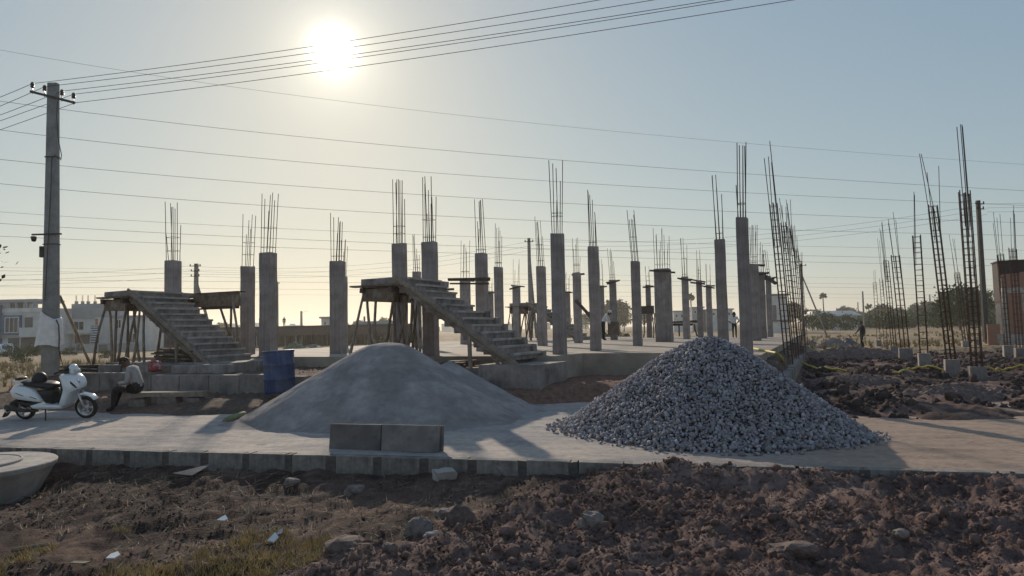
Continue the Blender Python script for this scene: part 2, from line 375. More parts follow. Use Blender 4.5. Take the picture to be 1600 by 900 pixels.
# ------------------------------------------------------------------ ground sheet
def build_ground():
    nx, ny = 740, 500
    a = np.linspace(-1, 1, nx)
    g = np.linspace(0, 1, ny); ys = np.where(g < .86, 2.0 + 42 * (g / .86) ** 1.75, 0)
    far = g >= .86; gf = (g[far] - .86) / .14; ys[far] = 44 * (2200 / 44) ** gf
    X = a[None, :] * (ys[:, None] * 1.02 + 3.4); Y = np.repeat(ys[:, None], nx, 1)
    Z = height(X, Y)
    Z = np.where(Y > 400, -.45, Z)
    x = X.ravel(); y = Y.ravel(); s, t = st(x, y); u, v = uv(x, y)
    md = ss(-.5, .45, (x - DA[0]) * DN[0] + (y - DA[1]) * DN[1] + .35 * fbm(x, y, .9, 3, .5, 5))
    dark = np.array((.165, .106, .092)); dark2 = np.array((.30, .205, .174)); verge = np.array((.07, .043, .038)); verge2 = np.array((.175, .113, .09))
    n1 = ss(-.25, .4, fbm(x, y, .8, 4, .6, 21))[:, None]; n2 = ss(-.1, .5, fbm(x, y, 2.5, 3, .6, 31))[:, None]
    cf = (verge * (1 - n1) + verge2 * n1) * (1 - md)[:, None] + (dark * (1 - n1) + dark2 * n1) * md[:, None]
    red = np.array((.30, .165, .12)); bank = np.array((.15, .11, .09)); straw = np.array((.40, .30, .19)); fieldc = np.array((.30, .225, .145)); wet = np.array((.085, .06, .055))
    n2b = np.clip(n2 + (ss(-4.5, -2.5, u) * (1 - ss(26, 34, y)))[:, None] * .75, 0, 1); cl = bank * (1 - n2b) + red * n2b
    cr = wet * (1 - n1) + dark2 * .8 * n1
    wr = ss(5.0, 5.8, u)[:, None]
    cb = cl * (1 - wr) + cr * wr
    cb = cb * (1 - .0 * wr)
    fr = np.maximum(ss(26, 34, y), ss(-12.5, -14.5, u) * ss(4.5, 6, t))[:, None]
    fr = np.maximum(ss(27, 40, y)[:, None], (1 - ss(-15.5, -13.5, u))[:, None] * ss(4.8, 6, t)[:, None])
    ff = fieldc * (1 - n2) + straw * n2
    cb = cb * (1 - fr) + ff * fr
    kf = (t < .3)[:, None]
    C = np.where(kf, cf, cb)
    idx = np.arange(nx * ny).reshape(ny, nx)
    Fc = np.stack([idx[:-1, :-1], idx[:-1, 1:], idx[1:, 1:], idx[1:, :-1]], -1).reshape(-1, 4)
    o = link('ground', npmesh('ground', np.stack([x, y, Z.ravel()], 1), Fc, 'ground_soil', True, C)); tag(o, kind='structure')
build_ground()

def build_road():
    ns, nt_ = 420, 110
    S = np.linspace(-22, 30, ns); T = np.linspace(.14, 7.9, nt_)
    S, T = np.meshgrid(S, T); x = (K0[0] + KD[0] * S + KN[0] * T).ravel(); y = (K0[1] + KD[1] * S + KN[1] * T).ravel()
    z = .018 * fbm(S.ravel() * .35, T.ravel(), .22, 3, .6, 17) + .010 * fbm(x, y, .8, 4, .55, 14) + .006 * fbm(x, y, .12, 3, .6, 15) - .004
    pale = np.array((.46, .385, .33)); grey = np.array((.33, .30, .29)); tan = np.array((.36, .265, .205))
    n = ss(-.2, .4, fbm(x, y, 1.6, 4, .55, 16))[:, None]; k = (ss(9.0, 12.5, S.ravel()) )[:, None]
    n = np.clip(n * .6 + .55 * ss(-.15, .35, fbm(S.ravel() * .22, T.ravel(), .16, 4, .6, 18))[:, None], 0, 1)  # colour streaks hold the road's shade streaks as well as its dust
    C = (pale * (1 - n) + grey * .9 * n) * (1 - k) + (tan * (1 - n) + tan * .85 * n) * k
    sd = np.exp(-(((x - SAND_C[0] - .6) / 3.4) ** 2 + ((y - SAND_C[1] + .4) / 2.6) ** 2) ** 2)[:, None] * (.6 + .4 * n)
    C = C * (1 - sd * .8) + np.array((.31, .305, .30)) * sd * .8
    idx = np.arange(ns * nt_).reshape(nt_, ns)
    Fc = np.stack([idx[:-1, :-1], idx[:-1, 1:], idx[1:, 1:], idx[1:, :-1]], -1).reshape(-1, 4)
    o = link('road', npmesh('road', np.stack([x, y, z], 1), Fc, 'road_dust', True, C)); tag(o, kind='structure')
build_road()

# kerb along the near edge of the road: stones with mortared joints
def build_kerb():
    root = thing('kerb', None, None, fromst(0, 0, 0), math.atan2(KD[1], KD[0])); tag(root, kind='structure')
    s = -6.2; i = 0
    meshes = []
    for q in range(6):
        mb = MB(); mb.box((0, 0, 0), (.52, .15, .46), jit=.004); meshes.append(mb.mesh('kerb_stone', mats=['kerb']))
    jb = MB().box((0, 0, 0), (.15, .149, .456), jit=.006); jb.mi[5] = 1; jm = jb.mesh('mortar_joint', mats=['joint', 'kerb'])
    while s < 14.5:
        o = link('kerb_stone', random.choice(meshes), root, (s, .068 + random.uniform(-.004, .004), -.223 + random.uniform(-.003, .003)))
        o.rotation_euler = (random.uniform(-.01, .01), random.uniform(-.006, .006), random.uniform(-.008, .008)); o.scale.x = random.uniform(.97, 1.02)
        b = o.modifiers.new('bevel', 'BEVEL'); b.width = .006; b.segments = 1
        j = link('mortar_joint', jm, root, (s + .315, .071 + random.uniform(-.004, .004), -.2245)); j.scale.x = random.uniform(.45, 1.3); j.rotation_euler = (0, random.uniform(-.12, .12), 0)
        s += .63
build_kerb()

# ------------------------------------------------------------------ plinth, walls
def prism_uv(mb, pts, z0, z1, mi=0):
    n = len(pts); vs = [W(u, v, z0) for u, v in pts] + [W(u, v, z1) for u, v in pts]
    fs = [tuple(range(n - 1, -1, -1)), tuple(range(n, 2 * n))] + [(k, (k + 1) % n, n + (k + 1) % n, n + k) for k in range(n)]
    return mb.add(vs, fs, mi)
def sheet_uv(poly, z, name, parent):     # slightly uneven concrete floor over the fill
    pass
mat('slab_dust', (.36, .30, .245), var=.35, scale=1.1, bump=.5, bscale=14, stain=((.24, .205, .175), .7))
pl = thing('building_plinth', 'long grey concrete plinth slab carrying the rows of bare columns', 'foundation', W(-4, 4, 0))
inv = -Vector(W(-4, 4, 0))
def pbuild(mb, name, mats, parent, base, **kw):   # world-space builder put under a root at base
    base = Vector(base); mb.v = [tuple(Vector(q) - base) for q in mb.v]; return mb.build(name, mats, parent, **kw)
PB = W(-4, 4, 0)
mb = MB(); prism_uv(mb, [(-14.2, -1.1), (.31, -1.1), (.50, .5), (3.6, .5), (3.65, -1.4), (4.95, -1.4), (4.95, 27), (-14.2, 27)], -.4, SLAB); pbuild(mb, 'floor_slab', 'slab_dust', pl, PB)
mb = MB(); prism_uv(mb, [(-.9 + .002, -2.75), (.62, -2.75), (.62, -1.102), (-.9, -1.102)], -.3, SLAB - .12); pbuild(mb, 'stair_pad', 'plinth_block', pl, PB)
mb = MB(); prism_uv(mb, [(-4.6, -2.6), (-.905, -2.6), (-.905, -1.104), (-4.6, -1.104)], -.3, SLAB - .2); pbuild(mb, 'plinth_ledge', 'concrete_rough', pl, PB)
mb = MB(); prism_uv(mb, [(-12.4, -3.35), (-7.6, -3.35), (-7.6, -1.104), (-12.4, -1.104)], -.3, SLAB - .05); pbuild(mb, 'stair_pad', 'concrete_rough', pl, PB)
def earth_fill():
    n, k_ = 26, 90; us = np.linspace(3.66, 5.5, n); vs = np.linspace(-2.9, 14, k_); Ug, Vg = np.meshgrid(us, vs); q = U0[:, None, None] + UU[:, None, None] * Ug + VV[:, None, None] * Vg
    z = .74 + .06 * fbm(q[0], q[1], .5, 3, .5, 80) + .05 * fbm(q[0], q[1], .15, 3, .6, 81) - .9 * ss(5.2, 5.5, Ug + .1 * fbm(q[0], q[1], .6, 3, .5, 82)) * (Vg < 99) - .8 * ss(-2.4, -2.9, Vg + .2 * fbm(q[0], q[1], .5, 2, .5, 83))
    nn = ss(-.2, .4, fbm(q[0], q[1], .6, 3, .6, 84)).ravel()[:, None]; C = np.array((.13, .095, .08)) * (1 - nn) + np.array((.27, .20, .15)) * nn
    idx = np.arange(n * k_).reshape(k_, n); Fc = np.stack([idx[:-1, :-1], idx[:-1, 1:], idx[1:, 1:], idx[1:, :-1]], -1).reshape(-1, 4)
    o = link('earth_fill', npmesh('earth_fill', np.stack([q[0].ravel() - PB.x, q[1].ravel() - PB.y, z.ravel()], 1), Fc, 'ground_soil', True, C), pl)
earth_fill()
mb = MB(); prism_uv(mb, [(5.32, -2.55), (5.50, -2.55), (5.50, 9), (5.32, 9)], -.4, .5); pbuild(mb, 'edge_wall', 'plinth_block', pl, PB)
rw = thing('retaining_wall', 'low concrete retaining wall behind the seated man, below the left stair', 'wall', W(-8.4, -4.3, 0)); RB = W(-8.4, -4.3, 0)
for k in range(8):
    a = -12.2 + k * .97; mb = MB(); j = random.uniform(-.02, .02)
    prism_uv(mb, [(a, -4.36 + j), (a + .955, -4.36 + j), (a + .955, -4.14), (a, -4.14)], -.25, .64 + random.uniform(-.025, .025)); pbuild(mb, 'wall_block', 'plinth_block', rw, RB, bevel=.012)
for k in range(5):
    a = -12.15 + k * .93; mb = MB(); j = random.uniform(-.03, .03)
    prism_uv(mb, [(a, -3.75 + j), (a + .90, -3.75 + j), (a + .90, -3.37), (a, -3.37)], .35, .83 + random.uniform(-.04, .03)); pbuild(mb, 'coping_block', 'concrete_rough', rw, RB, bevel=.015)

# ------------------------------------------------------------------ concrete columns with starter bars
_bars = {}
def bar_mesh(r, mtl='rebar'):
    k = (r, mtl)
    if k not in _bars:
        b = MB(); b.tube([(0, 0, 0), (0, 0, .5), (0, 0, 1)], r, 5); _bars[k] = b.mesh('rebar', mats=[mtl])
    return _bars[k]
def bar(parent, a, b, r=.01, mtl='rebar', name='rebar'):
    a = Vector(a); b = Vector(b); d = b - a
    o = link(name, bar_mesh(r, mtl), parent, a); o.scale.z = d.length
    o.rotation_euler = d.to_track_quat('Z', 'Y').to_euler(); return o
def column_mesh(w, d, h):
    mb = MB(); nz = 7; c = .012
    ring = [(-w/2 + c, -d/2), (w/2 - c, -d/2), (w/2, -d/2 + c), (w/2, d/2 - c), (w/2 - c, d/2), (-w/2 + c, d/2), (-w/2, d/2 - c), (-w/2, -d/2 + c)]
    vs = []; fs = []
    levels = [0, .12] + [h * q for q in (.18, .36, .362, .6, .85)] + [h - .03, h]
    for i, z in enumerate(levels):
        k = 1.0 + (.035 if i in (0, 1) else 0) + (.012 if i == 4 else 0) - (.05 if i == len(levels) - 1 else 0)
        ox, oy = random.uniform(-.006, .006), random.uniform(-.006, .006)
        for x, y in ring: vs.append((x * k + ox, y * k + oy, z + (random.uniform(-.025, .01) if i == len(levels) - 1 else 0)))
    n = 8
    for i in range(len(levels) - 1):
        for k in range(n): fs.append((i*n + k, i*n + (k+1) % n, (i+1)*n + (k+1) % n, (i+1)*n + k))
    fs.append(tuple(range(n - 1, -1, -1))); fs.append(tuple((len(levels)-1)*n + k for k in range(n)))
    mb.add(vs, fs); return mb.mesh('shaft', mats=['concrete'])
def column(pl_, pr_, top, D, rtop, label, nb=6, caps=0, group=None, splay=.05, lower=0, ratio=.8):
    px = (pl_ + pr_) / 2; c = PD(px, top, D); app = (pr_ - pl_) / F * D
    wd = app / (.914 + .407 * ratio); dp = wd * ratio
    z0 = SLAB - .002 - lower; h = max(1.2, c.z - z0)
    root = thing('concrete_column', label, 'column', (c.x, c.y, z0), -YAW, group)
    sh = link('shaft', column_mesh(wd, dp, h), root)
    L = PD(px, rtop, D).z - c.z
    nx = nb // 2
    lean = random.uniform(-.06, .06)
    for i in range(nx):
        for j in (-1, 1):
            x = (-1 + 2 * i / max(1, nx - 1)) * (wd / 2 - .045); y = j * (dp / 2 - .045)
            l = L * random.choice((1, .97, .9, .82, .7) if random.random() < .75 else (.45, .6))
            if i == 0 and j == -1: l = L
            bar(root, (x, y, h - .06), (x * (1 + random.uniform(-.2, .35)) + lean * l + random.uniform(-splay, splay) * .6, y + random.uniform(-splay, splay), h + l), .0105 if D < 25 else .0095)
    for q in range(random.choice((1, 2, 2))):
        zt = h + random.uniform(.1, .5) * L * (.5 + .5 * q)
        mb = MB(); a = wd / 2 - .035; b = dp / 2 - .035; mb.tube([(-a, -b, 0), (a, -b, .01), (a, b, 0), (-a, b, .01), (-a, -b, 0)], .0055, 4)
        mb.build('tie', 'rebar', root, loc=(lean * (zt - h), 0, zt))
    for q in range(caps):
        ang = random.choice((0, 0, math.pi / 2)) + random.uniform(-.2, .2); mb = MB()
        mb.box((0, 0, 0), (wd * 1.0 + random.uniform(.25, .5), .10, .07), jit=.012)
        o = mb.build('timber_clamp', 'wood_dark', root, loc=(random.uniform(-.06, .06), (-1) ** q * (dp / 2 + .03), h - .06 - .05 * q + random.uniform(-.05, .05)))
        o.rotation_euler = (random.uniform(-.1, .1), random.uniform(-.22, .22), random.uniform(-.12, .12))
    return root
def Dt(px, top): return 2552.0 / (hor(px) - top)
FARG = 'far columns with timber clamps at the top'
FARL = 'slim far concrete column with timber clamps nailed round its top'
cols = [
 (258, 283, 407, 22.0, 315, 'column rising behind the landing of the left stair', 8, 0, None),
 (376, 398, 416, 23.6, 335, 'narrower column standing between the left stair and the column by the blue drum', 6, 0, None),
 (405.5, 432.5, 395, 21.6, 303, 'broad column standing right behind the blue drum', 8, 0, None),
 (515, 540, 408, 22.2, 333, 'isolated column midway between the drum and the middle stair, with a slimmer one behind', 8, 0, None),
 (531, 543, 432, 30, 375, 'slim column peeking out from behind the isolated column near the sand heap', 4, 0, None),
 (612, 636, 380, 19.2, 281, 'column rising through the landing of the middle stair, beside another', 8, 0, None),
 (658, 684, 378, 18.6, 277, 'broader column at the head of the middle stair flight, with dense bars', 10, 0, None),
 (644, 658, 424, 28, 366, 'column between and behind the two that rise from the middle landing', 6, 0, None),
 (718, 735, 435, 32, 376, 'short looking column behind the middle stair treads', 6, 1, None),
 (741.5, 762, 396, 21.6, 311, 'column with a timber collar behind the middle stair treads', 8, 0, None),
 (771, 786, 417, 26.4, 349, 'plain column just beyond the timber-collared one', 6, 0, None),
 (762, 771, 455, 43, 428, FARL, 4, 2, FARG),
 (800, 813, 446, 38, 405, FARL, 4, 2, FARG),
 (837, 853, 416, 26.6, 338, 'column beside the tall nearest centre column, with leaning bars', 8, 0, None),
 (859, 882, 365, 17.9, 251, 'tall column on the plinth corner right of the middle stair blocks', 6, 0, None),
 (883, 891, 455, 45, 425, FARL, 4, 2, FARG),
 (894, 908, 426, 30, 372, 'column between the two tall ones, with a timber brace nailed on', 6, 1, None),
 (917.5, 936, 385, 19.9, 296, 'column at the edge of the plinth recess, in front of the stooping worker', 6, 0, None),
 (935, 944, 446, 40, 405, FARL, 4, 2, FARG),
 (951, 963, 437, 35, 388, FARL, 6, 2, FARG),
 (984.5, 1000.5, 408, 23.9, 328, 'column standing alone above the left flank of the gravel heap', 6, 0, None),
 (1008, 1017, 445, 40, 416, FARL, 4, 2, FARG),
 (1020, 1050, 420, 29, 357, 'thick wide double column with planks jutting from its top', 12, 2, None),
 (1064, 1076, 432, 33.5, 372, FARL, 6, 2, FARG),
 (1087, 1097, 438, 36, 391, FARL, 6, 2, FARG),
 (1102, 1112, 445, 40, 412, FARL, 4, 2, FARG),
 (1115, 1134, 373, 19.0, 274, 'column rising behind the peak of the gravel heap', 6, 0, None),
 (1148, 1170, 340, 15.5, 224, 'tallest nearest column behind the right flank of the gravel heap', 8, 0, None),
 (1170, 1186, 413, 27.7, 352, 'column half hidden by the tallest column, first of the row behind it', 8, 1, None),
 (1185, 1195, 425, 32, 378, 'second column of the row receding behind the tallest column', 6, 2, None),
 (1195, 1205, 431, 34.5, 390, 'last column of the row receding behind the tallest column', 6, 2, None),
]
for (a, b, tp, D, rt, lb, nb, cp, g) in cols:
    if g is None: lb = 'grey concrete ' + lb
    column(a, b, tp, D, rt, lb, nb, cp, g, ratio=1.0 if b - a > 28 else .8)
# timber brace off the top of the last column
def loose_beam(name, p, q, wd, th, mtl, label, cat, group=None):
    p = Vector(p); q = Vector(q); d = q - p; mb = MB(); rot = d.to_track_quat('X', 'Z').to_matrix()
    mb.box((0, 0, 0), (d.length, wd, th), rot=rot, jit=.008)
    o = mb.build(name, mtl, None, loc=(p + q) / 2); return tag(o, label, cat, group)
loose_beam('timber_plank', PD(1193, 429, 34.2), PD(1212, 443, 33.4), .12, .12, 'wood_dark', 'short timber plank sloping off the top of the last column in the row', 'plank')
loose_beam('timber_brace', PD(928, 500, 28.6), PD(900, 470, 29.4), .1, .1, 'wood_dark', 'diagonal timber brace leaning on the column between the two tall ones', 'brace')

# ------------------------------------------------------------------ staircases under construction
def stick(mb, a, b, r0, r1, n=7, bend=.04, seg=5):
    a = Vector(a); b = Vector(b); pts = []; rad = []
    ox = Vector((random.uniform(-bend, bend), random.uniform(-bend, bend), 0))
    for i in range(seg + 1):
        k = i / seg; pts.append(a.lerp(b, k) + ox * math.sin(math.pi * k) + Vector((random.uniform(-1, 1), random.uniform(-1, 1), 0)) * .008); rad.append((r0 * (1 - k) + r1 * k) * random.uniform(.9, 1.1))
    mb.tube(pts, rad, n)
def stair(u0, v0, label, nstep=12, z0=SLAB - .05, width=1.5, run=.25, rise=.168, blocks=False, group=None, detail=True, props=None):
    base = W(u0, v0, z0)
    root = thing('concrete_staircase', label, 'staircase', base, -YAW, group)
    # local: x = +u (down the flight), y = v (into depth), z
    L = nstep * run; H = nstep * rise
    for i in range(nstep):
        x1 = -i * run; mb = MB(); e = random.uniform(-.012, .012)
        zt = (i + 1) * rise
        wd = width + (random.uniform(-.03, .06) if blocks else 0)
        bt = max(0, zt - rise - .20) if i > 1 else 0
        mb.box((x1 - run / 2 - .012 + e, wd / 2, (zt + bt) / 2), (run + .03, wd, zt - bt), jit=.01 if blocks else .006)
        so_ = mb.build('step', 'concrete_rough', root, bevel=.01)
        mb = MB(); mb.box((x1 + .002 + e, wd / 2, zt - .022), (.075, wd + .012, .05), jit=.006); mb.build('lit_tread_edge', 'concrete_pale', so_)  # pale strip added so the tread edges look sunlit
        if blocks and i < 7 and detail:      # blocks laid along the far cheek
            mb = MB(); mb.box((x1 - .12 + e, wd + .13, zt - .09), (.42, .2, .19), jit=.012); mb.build('concrete_block', 'plinth_block', root, bevel=.008)
    # waist soffit and side board
    th = math.atan2(rise, run); ln = math.hypot(L, H)
    mb = MB(); rot = Matrix.Rotation(th, 3, 'Y')
    mb.box((-L / 2 - .08, width / 2, H / 2 - .13), (ln - .1, width - .02, .14), rot=rot); mb.build('waist_slab', 'concrete_rough', root)
    mb = MB(); mb.box((-L / 2 - .02, -.045, H / 2 - .06), (ln + .25, .04, .16), rot=rot, jit=.006); mb.build('side_board', 'wood_pale', root)
    mb = MB(); mb.box((-L / 2 + .05, -.10, H / 2 - .20), (ln - .1, .06, .09), rot=rot, jit=.006); mb.build('stringer_batten', 'wood', root)
    # landing
    ll = 1.1; lw = 2.5
    mb = MB(); mb.box((-L - ll / 2, lw / 2 - .04, H - .06), (ll, lw, .15), jit=.012); mb.build('landing_slab', 'concrete_rough', root, bevel=.01)
    for k in range(6):
        mb = MB(); y = -.12 + k * .48; mb.box((-L - ll / 2 + random.uniform(-.1, .1), y, H - .175 - .012 * (k % 2)), (ll + random.uniform(.1, .35), .24, .045), jit=.01); mb.build('form_plank', 'wood', root)
    for k, xx in enumerate((-L - ll + .12, -L - .15)):
        mb = MB(); mb.box((xx, lw / 2 - .05, H - .28), (.10, lw + .3, .13), jit=.01); mb.build('bearer', 'wood_dark', root)
    mb = MB(); mb.box((-L - ll - .02, lw / 2, H - .36), (.05, lw * .95, .34), jit=.01); mb.build('form_side', 'wood', root)
    mb = MB(); mb.box((-L - ll / 2, -.09, H - .40), (ll * .8, .05, .30), jit=.01); mb.build('form_side', 'wood', root)
    # back beam formwork at the far side of the landing
    if detail and not blocks:
        mb = MB(); mb.box((-L + .75, lw - .15, H - .22), (1.7, .26, .42), jit=.01); mb.build('beam_form', 'wood', root)
        mb = MB(); mb.box((-L + .75, lw - .15, H - .0), (2.1, .34, .03), jit=.008); mb.build('form_plank', 'wood_dark', root)
        mb = MB(); mb.box((-L + .9, lw - .15, H - .46), (1.5, .12, .08), jit=.01); mb.build('bearer', 'wood_dark', root)
    # props
    pr = props or [(-L - ll - .35, -.10, -L - ll + .05, 0), (-L - ll + .25, .05, -L - ll + .1, .05), (-L - ll + .45, .0, -L - .75, .1), (-L - .55, .0, -L - .18, .02), (-L - .1, .0, -L - .2, .05),
                   (-L + .05, .25, -L - .3, .3), (-L + .12, -.02, -L + .35, 0), (-L - .2, -.04, -L + .25, 0), (-L + .55, -.02, -L + .5, 0), (-L - ll + .4, 1.9, -L - ll + .2, 2.0), (-L - .3, 1.9, -L - .1, 2.1), (-L - .45, 1.2, -L - .2, 1.2)]
    for (xa, ya, xb, yb) in pr:
        ztop = H - .33 if xb < -L + .02 else -xb * rise / run - .2
        mb = MB(); stick(mb, (xa, ya, -.06), (xb, yb, ztop), .04, .03, bend=.05); mb.build('prop', random.choice(('wood', 'wood', 'wood_pale')), root, smooth=True)
    for xx in ((-1.05, -.35) if detail else (-1.2,)):
        zt = -xx * rise / run - .12
        mb = MB(); mb.box((xx, -.13, zt / 2 - .1), (.07, .07, zt + .16), rot=Matrix.Rotation(random.uniform(-.12, .12), 3, 'Y'), jit=.006); mb.build('prop', 'wood_pale', root)
    if detail and not blocks:
        for sx in (-.12, .12):
            mb = MB(); stick(mb, (-L + 1.3 + sx, lw - .1, .0), (-L + 1.15 - sx * 1.8, lw - .15, H - .5), .045, .035); mb.build('prop', 'wood', root, smooth=True)
        mb = MB(); stick(mb, (-L + 1.95, lw - .3, .0), (-L + 1.55, lw - .3, H - .1), .045, .035); mb.build('prop', 'wood_pale', root, smooth=True)
    return root
stair(-8.75, -3.05, 'concrete stair with sharp even steps and propped landing, behind the seated man')
stair(-.15, -2.45, 'rougher concrete stair with stacked cheek blocks, descending beside the sand heap', blocks=True)
_q = uv(3.6, 36.6); stair(_q[0], _q[1], 'far propped stair landing seen between the slim clamped columns', blocks=True, detail=False, z0=SLAB)
fb = PD(1012, 484, 39.2); fr = thing('column_formwork', 'dark formwork box clamped round a far column on thin props', 'formwork', (fb.x, fb.y, SLAB), -YAW)
mb = MB(); mb.box((0, 0, fb.z - SLAB), (.62, .62, .42), jit=.02); mb.build('form_box', 'wood_dark', fr)
for _x in (-.3, .3):
    for _y in (-.3, .3): mb = MB(); stick(mb, (_x * 1.2, _y * 1.2, 0), (_x, _y, fb.z - SLAB - .2), .035, .03); mb.build('prop', 'wood', fr, smooth=True)
fb = PD(1062, 500, 42); fr = thing('form_table', 'low shuttering table on slanting props beside the thick double column', 'formwork', (fb.x, fb.y, SLAB - .1), -YAW)
mb = MB(); mb.box((.2, 0, .95), (1.7, 1.2, .12), jit=.03); mb.build('table_board', 'wood_dark', fr); mb = MB(); mb.box((.1, 0, .80), (1.3, .1, .12), jit=.02); mb.build('bearer', 'wood_dark', fr)
for _x in (-.5, .0, .5, .9): mb = MB(); stick(mb, (_x * 1.2, -.3, 0), (_x, -.3, .8), .045, .04); mb.build('prop', 'wood_dark', fr, smooth=True)
# timber collar round the column behind the stair
b0 = PD(730, 440, 21.4)
loose_beam('timber_collar', PD(700, 437, 21.3), PD(766, 436, 21.3), .07, .09, 'wood_dark', 'upper timber rail of the collar clamped across the columns behind the middle stair', 'plank')
loose_beam('timber_collar', PD(703, 443, 21.3), PD(764, 443, 21.3), .06, .05, 'wood_dark', 'thin lower timber rail of the collar clamped across the columns behind the middle stair', 'plank')

# ------------------------------------------------------------------ pedestals with rebar cages (open plot on the right)
CG = 'bare rebar cages on pedestals in the open plot'
def cage(pxl, pxr, ytop, ybase, z0, cagetop, bartop, leanx, label, bars=6, splay=.10, group=None, thick=.012, ties=True, foot=None):
    px = (pxl + pxr) / 2; base = P(px, ybase, z0); D = base.y; k = D / F
    wd = min(.5, (pxr - pxl) * k / 1.25); h = (ybase - ytop) * k
    root = thing('rebar_pedestal', label, 'rebar cage', (base.x, base.y, z0 - .05), -YAW, group)
    mb = MB(); mb.box((0, 0, (h + .05) / 2), (wd, wd, h + .05), jit=.008); mb.build('pedestal', 'plinth_block', root, bevel=.01)
    h += .05
    Lc = (ytop - cagetop) * k; Lb = (ytop - bartop) * k
    a = wd * .31; b = wd * .24; nx = bars // 2
    lx = leanx * k / max(Lc, .1)       # sideways drift per metre of height
    R3 = Matrix.Rotation(YAW, 3, 'Z')
    def off(z): d = R3 @ Vector((lx * z, 0, 0)); return d
    if foot is not None: pass
    for i in range(nx):
        for j in (-1, 1):
            x = (-1 + 2 * i / (nx - 1)) * a; y = j * b
            l = Lc * random.uniform(.97, 1.0)
            bar(root, Vector((x, y, h - .1)), Vector((x, y, h + l)) + off(l), thick, 'rebar_old')
    for i in range(4 if bars > 4 else 2):
        x = random.choice((-1, 1)) * a * random.uniform(.3, .95); y = (-1) ** i * b * .8; l0 = Lc * random.uniform(.72, .85); l = Lb * (1 if i == 0 else random.uniform(.9, 1.0))
        bar(root, Vector((x, y, h + l0)) + off(l0), Vector((x * .8 + random.uniform(-splay, splay) * 1.0, y, h + l)) + off(l), thick * .72, 'rebar')
    if ties:
        mb = MB(); e = .012; mb.tube([(-a - e, -b - e, 0), (a + e, -b - e, .006), (a + e, b + e, 0), (-a - e, b + e, .006), (-a - e, -b - e, 0)], .007, 4); tm = mb.mesh('tie', mats=['rebar_old'])
        z = .12
        while z < Lc - .05:
            o = link('tie', tm, root, Vector((0, 0, h + z)) + off(z)); o.rotation_euler = (random.uniform(-.04, .04), random.uniform(-.05, .05), random.uniform(-.02, .02)); z += random.uniform(.15, .2) if D < 24 else random.uniform(.19, .26)
    return root
cage(1514, 1542, 573, 598, -.05, 295, 190, -4, 'tallest rebar cage on a square pedestal, beside the yellow hose', 6, thick=.014)
cage(1476, 1500, 562, 590, -.05, 318, 236, -16, 'leaning rebar cage whose top bars splay sideways, on a square pedestal', 6, splay=.22, thick=.013)
cage(1435, 1456, 552, 582, -.05, 365, 298, -2, 'slim upright rebar cage on the tall pedestal next to the leaning cage', 4, thick=.013)
cage(1404, 1427, 544, 565, -.05, 398, 330, -8, 'wide rebar cage on the broad squat pedestal', 6, thick=.013)
cage(1391, 1405, 541, 560, -.05, 405, 345, -6, CG[:0] + 'rebar cage on a pedestal half hidden by the broad squat one', 6)
cage(1380, 1389, 538, 546, -.1, 435, 372, -2, 'far thin rebar cage next to the half hidden pedestal, taller of the two', 4)
cage(1369, 1378, 532, 540, -.1, 440, 421, -2, 'farthest shorter thin rebar cage, closest to the dark clothed walker', 4)
cage(1503, 1517, 533, 549, -.1, 425, 365, -8, 'small rebar cage behind the leaning one, with pale pedestal side', 6)
cage(1568, 1584, 540, 564, -.1, 395, 330, -3, 'rebar cage on a pedestal in front of the brick shell', 6)
cage(1586, 1604, 544, 566, -.1, 385, 320, -2, 'rebar cage on the pedestal nearest the brick shell corner', 6)
cage(1523, 1534, 530, 541, -.1, 405, 375, -3, 'far thin rebar cage beside the tall dark utility pole', 4)
cage(1224, 1246, 575, 601, -.05, 313, 217, -15, 'tall leaning rebar cage on the first pedestal beside the gravel heap', 6, splay=.06, thick=.015)
cage(1239, 1253, 562, 588, -.05, 345, 308, -12, 'second rebar cage of the dense row beside the plinth', 6, thick=.013)
cage(1247, 1259, 552, 575, -.05, 352, 310, -10, 'third rebar cage of the dense row beside the plinth', 6, thick=.013)
cage(1252, 1262, 545, 563, -.05, 385, 350, -6, 'fourth rebar cage of the dense row beside the plinth', 6, thick=.013)
cage(1256, 1265, 541, 555, -.05, 405, 385, -4, 'last rebar cage of the dense row beside the plinth', 6, thick=.013)

# ------------------------------------------------------------------ sand heap
def sand_h(x, y):
    dx = x - SAND_C[0]; dy = y - SAND_C[1]
    a = np.arctan2(dy, dx); r = np.hypot(dx / np.where(dx < 0, 2.6, 2.4), dy / 2.35) * (1 + .06 * np.sin(3 * a + 1) + .04 * np.sin(5 * a))
    main = 1.62 * np.clip(1 - r, -.2, 1); cap = 1.40 - .16 * dx * dx - .05 * dy * dy
    k = .07; main = -np.log(np.exp(-main / k) + np.exp(-cap / k)) * k
    dx2 = x - (SAND_C[0] + 1.05); dy2 = y - (SAND_C[1] + .85); r2 = np.hypot(dx2 / 1.75, dy2 / 1.6); sec = .98 * np.clip(1 - r2, -.2, 1)
    k = .08; h = np.log(np.exp(main / k) + np.exp(sec / k)) * k
    h = np.where(h < .10, .10 * np.exp((h - .10) / .10) - .012, h)
    h = h + .020 * fbm(x, y, .5, 4, .55, 40) * ss(0.02, .3, h) + .03 * fbm(x, y, 1.4, 2, .5, 41) * ss(.05, .4, h)
    rill = fbm(np.arctan2(dy, dx) * 5 + .8 * fbm(x, y, .7, 3, .5, 49), np.hypot(dx, dy) * .9, .8, 4, .6, 43); h = h + .018 * rill * 1.6 * ss(.05, .3, h) * ss(1.25, .9, h)
    return h
